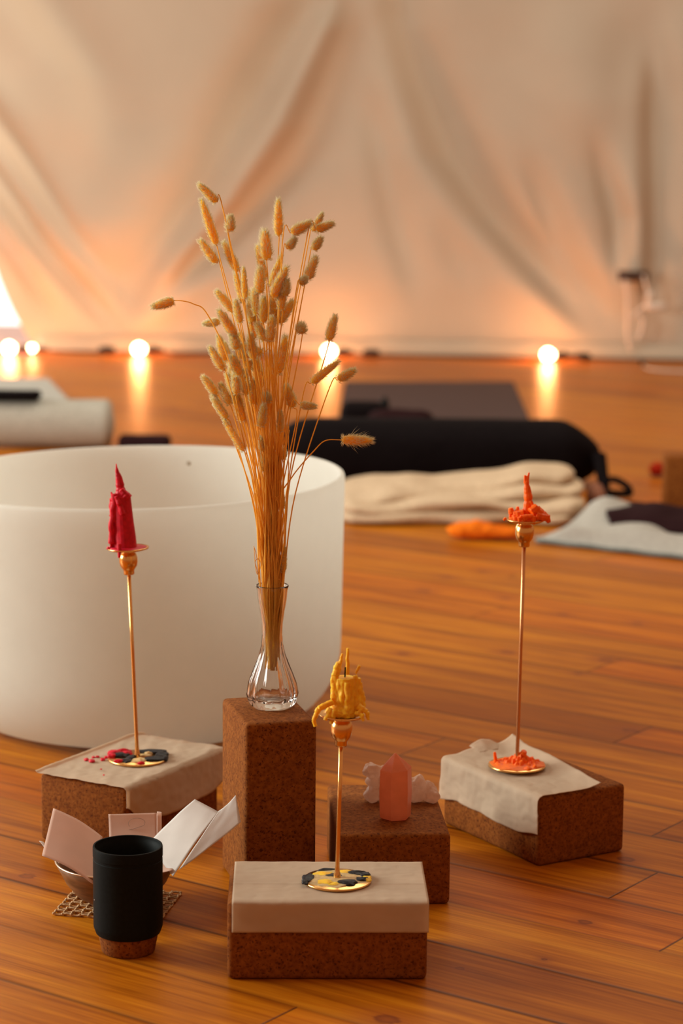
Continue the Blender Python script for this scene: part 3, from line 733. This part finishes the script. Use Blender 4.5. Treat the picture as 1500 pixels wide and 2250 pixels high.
# ------------------------------------------------------------------ crystals
pc=atz(868,1797,BH+.0004)
e=bmesh.new()
def prism(bm,c,r,h,tip,n=6,sq=1.,rot=0,tilt=None,tipoff=(0,0)):
    rings=[]
    for z,k in ((0,.86),(h*.04,1.),(h*.55,1.05),(h,1.0)):
        rings.append([bm.verts.new(Vector((r*k*math.cos(rot+2*math.pi*i/n),sq*r*k*math.sin(rot+2*math.pi*i/n),z+(random.Random(i).uniform(-.12,.12)*r if z==h else 0)))) for i in range(n)])
    T=bm.verts.new(Vector((tipoff[0],tipoff[1],h+tip)))
    for a,b in zip(rings,rings[1:]):
        for i in range(n): bm.faces.new((a[i],a[(i+1)%n],b[(i+1)%n],b[i]))
    for i in range(n): bm.faces.new((rings[-1][i],rings[-1][(i+1)%n],T))
    bm.faces.new(rings[0][::-1])
    vs=[v for ring in rings for v in ring]+[T]
    for v in vs:
        p=v.co.copy()
        if tilt:p=tilt@p
        v.co=p+Vector(c)
bm=bmesh.new(); prism(bm,(0,0,0),.0208,.0655,.0215,6,.9,.25,None,(-.001,0))
bmesh.ops.bevel(bm,geom=list(bm.edges),offset=.0006,segments=1,affect='EDGES')
o=obj('crystal_point',bm,M['rose'],smooth=False,loc=pc); tag(o,'pink rose quartz crystal point standing upright on the cork block','crystal')
def cluster(px,py,spec,label,seed):
    p=atz(px,py,BH+.0004); bm=bmesh.new(); rd=random.Random(seed)
    for (x,z,rx,rz) in spec:
        blob(bm,(x,rd.uniform(-.004,.004),z),(rx,rx*.85,rz),3,.35,1.6,rd.random()*20)
        for q in range(3):
            t=Matrix.Rotation(rd.uniform(-1.2,1.2),3,'Y')@Matrix.Rotation(rd.uniform(-.8,.8),3,'X')
            prism(bm,(x+rd.uniform(-.5,.5)*rx,rd.uniform(-.5,.5)*rx,z),rx*.38,rz*.75,rx*.3,6,1,rd.random()*3,t)
    o=obj('crystal_cluster',bm,M['clear_quartz'],loc=p)
    m=o.modifiers.new('fuse','REMESH'); m.mode='VOXEL'; m.voxel_size=.0011; m.use_smooth_shade=False
    tag(o,label,'crystal','clear quartz clusters'); return o
cluster(823,1761,[(-.002,.010,.012,.011),(0,.026,.012,.012),(-.004,.042,.012,.011),(.010,.036,.008,.012),(.012,.014,.009,.014)],'clear rough quartz cluster behind the left side of the pink crystal',3)
cluster(926,1762,[(-.006,.012,.012,.012),(.012,.010,.013,.010),(-.004,.026,.009,.012),(.007,.018,.010,.010),(-.013,.014,.008,.012)],'clear rough quartz cluster behind the right side of the pink crystal',8)
# ------------------------------------------------------------------ black cup
pm=atz(282,2088,0); mr=(at(355,1856,pm.y)-at(202,1856,pm.y)).x/2
root=empty('travel_cup',pm,'matte black cup with cork foot on the floor before the paper slips','cup')
mh=(at(279,1857,pm.y)).z
bm=bmesh.new()
k_=mr/.0415
bz=.0225
lathe(bm,[(0,bz),(mr*.86,bz),(mr*.93,bz+.0015),(mr*.995,bz+.009),(mr,bz+.012),(mr,mh-.016),(mr*.985,mh-.0155),(mr*.985,mh-.0125),(mr*1.005,mh-.012),(mr*1.005,mh-.0015),(mr*.995,mh),(mr*.95,mh),(mr*.94,mh-.0015),(mr*.94,mh-.004),(mr*.90,mh-.006),(mr*.895,mh-.03),(mr*.88,bz+.008),(0,bz+.006)],72)
o=obj('cup_body',bm,M['black'],root); o.modifiers.new('e','EDGE_SPLIT').split_angle=R(40)
bm=bmesh.new(); lathe(bm,[(0,0.0004),(mr*.74,.0004),(mr*.77,.002),(mr*.865,.0222),(mr*.86,.0235),(0,.0235)],64)
o=obj('cork_foot',bm,M['cork'],root); o['label']='tapered cork foot'; o.modifiers.new('e','EDGE_SPLIT').split_angle=R(40)
bm=bmesh.new(); blob(bm,(0,0,0),(.0006,.0003,.0009),2,.1,1,1)
q_=at(211,1968,pm.y); v_=Vector((-.93,-.37,0)).normalized()*mr
o=obj('paint_chip',bm,M['slip_white'],root,loc=(v_.x,v_.y,q_.z)); o['label']='tiny white chip'
# ------------------------------------------------------------------ small bowl, mat, slips
pb=atz(256,1984,0.004); sr=.0765; sh=.056
root=empty('small_bowl',pb,'small brown bowl holding loose paper slips, behind the black cup','bowl')
pr=[(0,0),(.030,0),(.034,.002),(.0345,.004),(.050,.014),(.063,.030),(.071,.046),(sr,sh)]
inn=[(r-.004,z+.003) for r,z in pr[::-1] if z>.003 and z<sh-.001]
bm=bmesh.new(); lathe(bm,pr+[(sr-.0015,sh+.001),(sr-.004,sh)]+inn+[(.03,.006),(0,.006)],72); obj('bowl_body',bm,M['bowl_wood'],root)
bm=bmesh.new()
tube_pts=[Vector((math.cos(t*2*math.pi/72)*(sr-.001),math.sin(t*2*math.pi/72)*(sr-.001),sh+.0008)) for t in range(73)]
tube(bm,tube_pts,.0014,6); obj('metal_rim',bm,M['bowl_rim'],root)
# mat
mc=[atz(158,1967,0),atz(118,2011,0)]
ed=(mc[0]-mc[1]).normalized(); ex=Vector((ed.y,-ed.x,0)); 
org=mc[1]; Lx=.135; Ly=(mc[0]-mc[1]).length+.03
bm=bmesh.new(); n1=12; n2=10
for i in range(n1+1):
    p0=org+ex*(Lx*i/n1)
    pts=[p0+ed*(Ly*k/40)+ex*(.0009*math.sin(k*1.2+i))+Vector((0,0,.0022+.0011*math.sin(k*math.pi/4*1.0*1+i*math.pi))) for k in range(41)]
    tube(bm,pts,.0012,6)
for j in range(n2+1):
    p0=org+ed*(Ly*j/n2)
    pts=[p0+ex*(Lx*k/48)+Vector((0,0,.0022-.0011*math.sin(k*math.pi/4+j*math.pi)+0)) for k in range(49)]
    tube(bm,pts,.0014,6)
for i in range(n1+1):
    for j in range(n2+1):
        if i<=5 or i>=10 or j<=2:
            blob(bm,org+ex*(Lx*i/n1)+ed*(Ly*j/n2)+Vector((0,0,.0026)),.0022,1,.3,2,i+j*3)
o=recenter(obj('woven_mat',bm,M['jute'])); tag(o,'open-weave jute coaster mat beneath the small brown bowl','mat')
# slips
def slip(corners,Ys,mat,label,bow=.004,name='paper_slip',axis=0,seed=0):
    """corners px: a b c d in order; Ys depth offsets from the bowl"""
    q=[at(x,y,pb.y+d) for (x,y),d in zip(corners,Ys)]
    nrm=(q[1]-q[0]).cross(q[3]-q[0]).normalized()
    bm=bmesh.new()
    def fn(i,j):
        p=q[0].lerp(q[1],i).lerp(q[3].lerp(q[2],i),j)
        t=i if axis==0 else j
        return p+nrm*(bow*math.sin(math.pi*t)+.0006*noise.noise(Vector((i*3,j*3,seed))))
    grid(bm,18,18,fn)
    o=thin(obj(name,bm,mat),.00035); o=recenter(o); tag(o,label,'paper','paper slips in the small bowl'); return o
slip([(117,1776),(225,1839),(206,1944),(92,1880)],[.03,.02,-.079,-.060],M['slip_pink'],'pale pink paper slip rising from the left side of the small bowl',-.004,seed=1)
slip([(86,1848),(100,1862),(130,1898),(118,1890)],[-.02,-.02,-.05,-.045],M['slip_white'],'thin white paper edge peeking out left of the pink slip',-.003,seed=2)
slip([(168,1800),(216,1836),(190,1880),(135,1850)],[.045,.035,.0,.01],M['slip_pink'],'small paper slip behind the pink one, only its corner showing',-.002,seed=6)
o=slip([(238,1789),(344,1786),(346,1852),(240,1850)],[.055,.055,.03,.03],M['slip_pink'],'folded paper slip with a pencil circle, upright behind the black cup',.003,axis=1,seed=3)
# folded return of that slip and pencil circle
q0=at(346,1787,pb.y+.055)
bm=bmesh.new()
def fr(i,j):
    a=math.pi*i; p=at(344,1787+j*64,pb.y+.055-j*.025); return p+Vector((.0058*math.sin(a),.004*(1-math.cos(a)),0))
grid(bm,10,8,fr); f_=thin(obj('folded_edge',bm,M['slip_pink'])); f_.parent=o; f_.matrix_parent_inverse=Matrix.Translation(-Vector(o.location))
bm=bmesh.new()
pts=[at(x,y,pb.y+.046) for x,y in smoothpath([(282,1810,0),(284,1803,0),(296,1799,0),(308,1799,0),(317,1804,0),(315,1813,0),(306,1818,0),(296,1820,0),(282,1825,0)],4) for z in (0,)] if False else [at(p.x,p.y,pb.y+.0435) for p in smoothpath([(284,1816,0),(282,1809,0),(286,1802,0),(297,1798,0),(310,1799,0),(318,1805,0),(316,1813,0),(306,1817,0),(294,1821,0),(279,1825,0)],4)]
tube(bm,pts,.00022,4); f_=obj('pencil_mark',bm,M['ink']); f_.parent=o; f_.matrix_parent_inverse=Matrix.Translation(-Vector(o.location)); f_['label']='faint pencil-drawn circle'
slip([(325,1855),(428,1756),(481,1784),(380,1926)],[.02,.045,.02,-.066],M['slip_white'],'broad cream paper slip rising to the right out of the bowl',-.002,seed=4)
slip([(480,1782),(518,1747),(529,1806),(392,1912)],[.015,.03,.0,-.06],M['slip_white'],'brightest white paper slip, rightmost, its tip touching the upright block',.0015,seed=5)
slip([(225,1870),(372,1880),(380,1912),(215,1928)],[.01,.01,-.06,-.06],M['slip_pink'],'flat pinkish paper slip lying low across the bowl',.004,seed=9)
# ------------------------------------------------------------------ background props
def lump(name,x0,x1,yc,zc,ry,rz,mat,fn=None,n=60,seg=28,exp=.7,cap=.06,seed=0,amp=.02,parent=None):
    """soft roll along x with superellipse section and rounded ends"""
    bm=bmesh.new(); rings=[]
    for i in range(n+1):
        t=i/n; x=lerp(x0,x1,t); e=min(t,1-t)*(x1-x0); k=1 if e>cap else math.sqrt(max(.0,1-(1-e/cap)**2)); k=max(k,.04)
        dy,dz,sy,sz=fn(t) if fn else (0,0,1,1)
        ring=[]
        for j in range(seg):
            a=2*math.pi*j/seg; c_,s_=math.cos(a),math.sin(a)
            px=math.copysign(abs(c_)**exp,c_); pz=math.copysign(abs(s_)**exp,s_)
            nn=1+amp*noise.noise(Vector((x*9,a*1.3,seed)))*2
            ring.append(bm.verts.new((x,yc+dy+ry*sy*k*px*nn,max(.001,zc+dz+rz*sz*k*pz*nn))))
        rings.append(ring)
    for a,b in zip(rings,rings[1:]):
        for j in range(seg): bm.faces.new((a[j],b[j],b[(j+1)%seg],a[(j+1)%seg]))
    bm.faces.new(rings[0]); bm.faces.new(rings[-1][::-1])
    return obj(name,bm,mat,parent)
# black bolster with carry loop
def bol(t):
    k=sstep(.86,1,t); return (0,-.012*k,1-.1*k,1-.18*k)
br_=empty('bolster',(.2,6.38,0),'long black cloth bolster lying across the floor behind the beige blanket','bolster')
X0=at(600,1000,6.4).x; X1=at(1322,1000,6.4).x
b_=lump('bolster_cover',X0,X1,6.40,.0885,.115,.0875,M['black_fab'],bol,80,32,.78,.11,1,.012); b_.parent=br_; b_.matrix_parent_inverse=Matrix.Translation(-Vector(br_.location))
bm=bmesh.new(); pts=smoothpath([at(1316,1002,6.32),at(1322,1040,6.28),at(1328,1075,6.24),at(1336,1098,6.2)],5); tube(bm,pts,lambda t:lerp(.02,.013,t),8)
o=obj('gathered_end',bm,M['black_fab'],br_,world=True)
bm=bmesh.new(); pts=smoothpath([at(1326,1092,6.22),at(1330,1062,6.24),at(1345,1053,6.24),at(1368,1062,6.22),at(1384,1080,6.2),at(1372,1095,6.18),at(1345,1098,6.18),at(1330,1098,6.2)],5)
for p in pts:p.z=max(p.z,.012)
tube(bm,pts,.0095,8); obj('carry_loop',bm,M['black_fab'],br_,world=True)
# charcoal mat behind
def quadslab(name,pts,th,mat,label,cat,group=None,z=.001):
    bm=bmesh.new(); P_=[atz(x,y,z) for x,y in pts]; v0=[bm.verts.new(p) for p in P_]; f=bm.faces.new(v0)
    r_=bmesh.ops.extrude_face_region(bm,geom=[f]); vs=[g for g in r_['geom'] if isinstance(g,bmesh.types.BMVert)]
    bmesh.ops.translate(bm,verts=vs,vec=(0,0,th)); bmesh.ops.bevel(bm,geom=[e for e in bm.edges],offset=th*.3,segments=2,affect='EDGES')
    o=recenter(obj(name,bm,mat,smooth=False)); tag(o,label,cat,group); return o
quadslab('yoga_mat',[(758,845),(1128,845),(1166,935),(742,935)],.012,M['dark_mat'],'charcoal yoga mat spread on the floor behind the black bolster','mat','yoga mats')
P1=atz(800,937,.013)
o=lump('pouch',at(746,920,7.55).x,at(845,920,7.55).x,7.55,.050,.07,.036,M['black_fab'],None,24,18,.7,.03,4,.05); tag(recenter(o),'black pouch on the charcoal mat, standing behind the bolster at left','bag')
o=lump('folded_scarf',at(805,920,7.42).x,at(955,920,7.42).x,7.42,.045,.06,.032,M['dark_cloth'],None,24,18,.9,.06,6,.12); tag(recenter(o),'dark maroon folded scarf beside the black pouch on the charcoal mat','scarf')
bm=bmesh.new(); c=at(845,890,7.58); lathe(bm,[(0,-.05),(.014,-.05),(.015,-.04),(.015,.015),(.009,.022),(.008,.03),(0,.031)],20); o=obj('small_bottle',bm,M['black'],loc=(c.x,7.60,.064)); tag(o,'small black bottle upright between pouch and scarf on the charcoal mat','bottle')
# beige folded blanket : stacked layers
root=empty('folded_blanket',(at(1000,1150,5.78).x,5.85,0),'thick beige folded blanket in front of the black bolster','blanket')
xa=at(735,1150,5.8).x; xb=at(1292,1150,5.8).x
for k,(z,h,ya,yb,xr,sd) in enumerate([(.016,.018,5.72,6.02,xb-.02,1),(.042,.019,5.735,6.03,xb-.005,2),(.066,.018,5.79,6.05,xb-.0,3),(.088,.017,5.87,6.10,at(1268,1100,5.9).x,4)]):
    def lay(t,k=k,sd=sd):
        dz=.020*noise.noise(Vector((t*3.0,sd,0)))*(k>0)+.008*noise.noise(Vector((t*7,sd,3)))*(k>0)
        if k==3: dz+=.050*(t-.85)
        if k==2: dz+=.03*t-.024
        if k in(0,1): dz+=-.006*sstep(.8,0,t)*(k)
        return (.05*noise.noise(Vector((t*3.5,sd,8))),dz,1,1+.5*noise.noise(Vector((t*4,sd,11))))
    o=lump('blanket_layer',xa,xr,(ya+yb)/2,z,(yb-ya)/2,h,M['beige'],lay,80,26,.62,.05,sd,.05); o.parent=root; o.matrix_parent_inverse=Matrix.Translation(-Vector(root.location))
# brown cloth
o=lump('brown_cloth',at(1286,1100,5.95).x,at(1330,1100,5.95).x,5.93,.036,.06,.034,M['brown_fab'],None,16,14,.8,.02,9,.2); tag(recenter(o),'scrap of brown cloth between beige blanket and bolster loop','cloth')
# orange wool
def woolball(name,c,r,mat,label,N,seed,parts):
    bm=bmesh.new(); rd=random.Random(seed)
    for (x,y,z,rx,ry,rz) in parts: blob(bm,(x,y,z),(rx,ry,rz),3,.18,2.2,seed+x*9)
    pts=[v for v in bm.verts]
    for k in range(N):
        v=rd.choice(pts); p=v.co.copy(); d_=(v.normal+Vector((rd.uniform(-.6,.6),rd.uniform(-.6,.6),rd.uniform(-.3,.6)))).normalized() if v.normal.length>0 else Vector((0,0,1))
        s_=d_.cross(Vector((.3,.5,.8))).normalized()*.0007; e_=p+d_*rd.uniform(.004,.010)
        if e_.z<-.0: continue
        bm.faces.new((bm.verts.new(p+s_),bm.verts.new(p-s_),bm.verts.new(e_)))
    o=obj(name,bm,mat,loc=c); tag(o,label,'wool'); return o
c=atz(1062,1190,0); 
def nrmfix(bm):pass
woolball('wool_tuft',(c.x,c.y+.03,.002),.03,M['wool_orange'],'fluffy orange wool tuft on the floor before the beige blanket',1500,5,[(-.045,0,.020,.038,.028,.019),(-.022,0,.021,.045,.03,.021),(-.002,0,.019,.045,.03,.019),(.024,0,.016,.042,.027,.016),(.048,0,.015,.042,.026,.015),(.075,0,.011,.022,.02,.011)])
c=at(1440,1032,6.3); c=atz(1440,1048,0)
woolball('wool_ball',(c.x+.004,c.y,.002),.03,M['wool_red'],'dark red wool ball beside the far right cork block',300,9,[(0,0,.019,.022,.022,.0185)])
# grey blanket, right
root=empty('grey_blanket',atz(1350,1200,0),'crumpled pale grey wool blanket on the floor at the right edge','blanket')
bm=bmesh.new()
xs0,xs1=at(1178,1190,5.5).x,at(1700,1190,5.5).x
def gb(i,j):
    x=lerp(xs0,xs1,i); yf=lerp(5.50,5.28,min(1,i*1.6)); yb=lerp(5.56,5.86,sstep(0,.45,i))
    y=lerp(yf,yb,j)
    h=.050*sstep(0,.18,i)*(sstep(0,.16,j)*(1-.75*sstep(.86,1,j)))
    h*=.65+.5*noise.noise(Vector((x*7,y*9,2)))+.35*math.sin(x*16+y*14)*.5
    h+=.03*sstep(.16,.34,i)*math.exp(-((j-.72)/.22)**2)*(1-sstep(.40,.55,i))
    h+=.016*math.exp(-((j-.12)/.08)**2)*sstep(.02,.15,i)
    return Vector((x,y,.004+max(0,h)))
grid(bm,110,50,gb)
o=obj('blanket_body',bm,M['grey_blanket'],root,smooth='keep',world=True)
for p in o.data.polygons:p.use_smooth=True
m=o.modifiers.new('t','SOLIDIFY'); m.thickness=.004
bm=bmesh.new(); pts=[]
for k in range(40):
    i=k/39; x=lerp(xs0,xs1,i); pts.append(Vector((x,lerp(5.495,5.275,min(1,i*1.6))-.003,.007+.001*math.sin(k))))
tube(bm,pts,.005,8); o=obj('hem',bm,M['grey_dark'],root,world=True); o['label']='darker slate hem'
# dark cloth on it
bm=bmesh.new()
def dc(i,j):
    px=lerp(1338,1560,i); y=5.62+.24*j-.10*i; 
    x=at(px,1150,5.6).x+.03*(j-.2)*(1-i*.5)-.012*math.sin(j*5)
    h=.052+.022*math.sin(math.pi*min(1,j*1.1))*sstep(-.1,.3,i)+.010*noise.noise(Vector((x*14,y*14,5)))
    if j<.12: h-=.02*(1-j/.12)
    return Vector((x,y-.10,h+.006*(1-i)))
grid(bm,40,30,dc)
o=obj('dark_cloth',bm,M['dark_cloth'],smooth='keep')
for p in o.data.polygons:p.use_smooth=True
m=o.modifiers.new('t','SOLIDIFY'); m.thickness=.012; m.offset=-1
tag(recenter(o),'blackish maroon cloth lying on the grey wool blanket','cloth')
# left side: mat, roll, dark things
quadslab('yoga_mat',[(-160,842),(108,842),(168,905),(-200,905)],.02,M['teal'],'pale grey green mat on the floor at the left edge, behind the roll','mat','yoga mats')
o=lump('rolled_mat',at(-150,950,7.05).x,at(252,950,7.05).x,7.05,.072,.072,.071,M['roll'],None,50,30,.95,.02,12,.015); tag(recenter(o),'thick khaki rolled mat at the left edge behind the white bowl','rolled mat')
o=lump('folded_strap',at(-60,910,7.02).x,at(92,910,7.02).x,7.03,.158,.045,.014,M['black_fab'],None,24,16,.7,.02,14,.05); tag(recenter(o),'folded black strap resting on top of the khaki rolled mat','strap')
o=lump('dark_pouch',at(256,968,7.0).x,at(376,968,7.0).x,7.02,.022,.05,.021,M['dark_cloth'],None,24,16,.6,.02,15,.05); tag(recenter(o),'low dark pouch on the floor right of the khaki roll','bag')
# ------------------------------------------------------------------ string of bulbs
root=empty('string_lights',(0,9.8,0),'string of lit warm globe bulbs on black cable along the foot of the tent wall','string lights')
bl=[(20,768),(70,757),(305,772),(722,768),(1203,787)]
BR=.0245
cordpts=[]
for k,(px,py) in enumerate(bl):
    g=atz(px,py+14,0); y=min(9.82,max(9.55,g.y)); 
    y=WY(g.x)-.30
    c=at(px,py,y); c.z=BR+.004; x=c.x
    r=BR*(.6 if k==1 else 1)
    bm=bmesh.new()
    prof=[(0,-r)]+[(r*math.sin(a),-r*math.cos(a)) for a in [math.pi*q/14 for q in range(1,12)]]+[(r*.45,r*.98),(r*.42,r*1.25),(0,r*1.25)]
    lathe(bm,prof,24)
    rot=Matrix.Rotation(R(90),3,'Y')
    for v in bm.verts:v.co=rot@v.co+Vector((x,y,c.z))
    obj('bulb',bm,M['bulb'],root,world=True)
    bm=bmesh.new(); lathe(bm,[(0,0),(.014,0),(.018,.006),(.018,.045),(.010,.052),(.009,.075),(0,.075)],18)
    for v in bm.verts:v.co=rot@(v.co*(1 if k!=1 else .7))+Vector((x+r*1.1,y,max(.02,c.z-.004)))
    obj('bulb_socket',bm,M['rubber'],root,world=True)
    L_=bpy.data.lights.new('bulb_light','POINT'); L_.energy=4.2 if k!=1 else 1.; L_.color=(1,.34,.10); L_.shadow_soft_size=.03
    lo=bpy.data.objects.new('bulb_light',L_); COL.objects.link(lo); lo.location=(x,y+.012,c.z+.052)
    cordpts.append((x+r*1.1+.075,y,c.z-.01))
cps=[Vector((-2.6,WY(-2)-.2,.01))]
for k,p in enumerate(cordpts):
    cps+= [Vector(p)+Vector((-.19,.03,-.012))] if k in(2,3,4) else []
    cps+= [Vector(p)]
    if k in (2,3,4): cps+=[Vector(p)+Vector((.06,.01,-.012)),Vector(p)+Vector((.22,.07,-.012))]
cps+=[Vector((2.6,WY(2.6)-.12,.01))]
bm=bmesh.new(); tube(bm,smoothpath(cps,8),.0042,8); obj('cable',bm,M['rubber'],root,world=True)
for px,py in ((815,768),(1278,795),(235,760)):
    p=at(px,py,WY(at(px,py,9.8).x)-.26); p.z=.022
    bm=bmesh.new(); tube(bm,[p+Vector((-.035,0,0)),p+Vector((-.02,0,.002)),p+Vector((.02,0,.002)),p+Vector((.035,0,0))],lambda t:.012 if .2<t<.8 else .006,10)
    obj('cable_joint',bm,M['rubber'],root,world=True)
# ------------------------------------------------------------------ outlet box with white plug
yO=WY(1.2)-.10
c=at(1392,606,yO)
bm=bmesh.new(); box(bm,-.062,.062,-.02,.02,-.022,.020,.004); o=obj('power_outlet',bm,M['dark_plastic'],loc=(c.x+.0,yO,c.z)); tag(o,'dark electrical outlet box on the tent wall at right','power outlet')
o.location.y=WY(c.x)-fold(c.x,c.z)-.03
yO=o.location.y-.03
root=empty('power_cable',at(1372,625,yO),'looped white power cable and plug hanging from the wall outlet','power cable')
bm=bmesh.new(); tube(bm,smoothpath([at(*p,yO) for p in [(1372,615),(1378,650),(1378,690),(1378,730),(1385,768),(1402,795)]]+[atz(1425,812),atz(1500,818),atz(1600,822)],6),.0068,8)
for v in bm.verts: v.co.z=max(v.co.z,.002)
obj('cord',bm,M['white_plastic'],root,world=True)
bm=bmesh.new(); tube(bm,smoothpath([at(*p,yO) for p in [(1413,605),(1422,640),(1418,668),(1400,685),(1386,698)]],6),.0062,8)
tube(bm,smoothpath([at(*p,yO+.01) for p in [(1404,690),(1412,705),(1408,730),(1400,745)]],6),.0075,8)
obj('cord',bm,M['white_plastic'],root,world=True)
bm=bmesh.new(); tube(bm,[at(1418,672,yO-.01),at(1430,673,yO-.01),at(1452,674,yO-.01),at(1465,673,yO-.01)],lambda t:.017 if t<.8 else .012,12); tube(bm,[at(1420,665,yO-.01),at(1432,640,yO-.01)],.011,10)
o=obj('plug',bm,M['white_plastic'],root,world=True)
# ------------------------------------------------------------------ light
def area(name,loc,target,sx,sy,energy,col):
    L_=bpy.data.lights.new(name,'AREA'); L_.shape='RECTANGLE'; L_.size=sx; L_.size_y=sy; L_.energy=energy; L_.color=col
    o=bpy.data.objects.new(name,L_); COL.objects.link(o); o.location=loc
    o.rotation_euler=(Vector(target)-Vector(loc)).to_track_quat('-Z','Y').to_euler(); return o
area('left_opening_daylight',(-3.7,3.6,1.5),(.0,3.3,.2),1.8,1.8,200,(.95,1,.92))
area('far_left_opening_daylight',(-4.9,7.0,2.1),(1.2,9.6,.7),2.6,2.4,105,(.97,1,.94))
area('door_daylight',(-2.5,10.4,.75),(-.8,8.3,0),1.2,1.1,36,(1,.98,.92))
area('roof_light',(.8,6.4,3.6),(.5,6.6,0),3.5,3.5,95,(.98,1,.86))
w=bpy.data.worlds.new('world'); sc.world=w; w.use_nodes=True
w.node_tree.nodes['Background'].inputs[0].default_value=(1,.50,.28,1); w.node_tree.nodes['Background'].inputs[1].default_value=.42
vs=sc.view_settings; vs.view_transform='Standard'; vs.look='None'; vs.exposure=0; vs.gamma=1; vs.use_curve_mapping=False
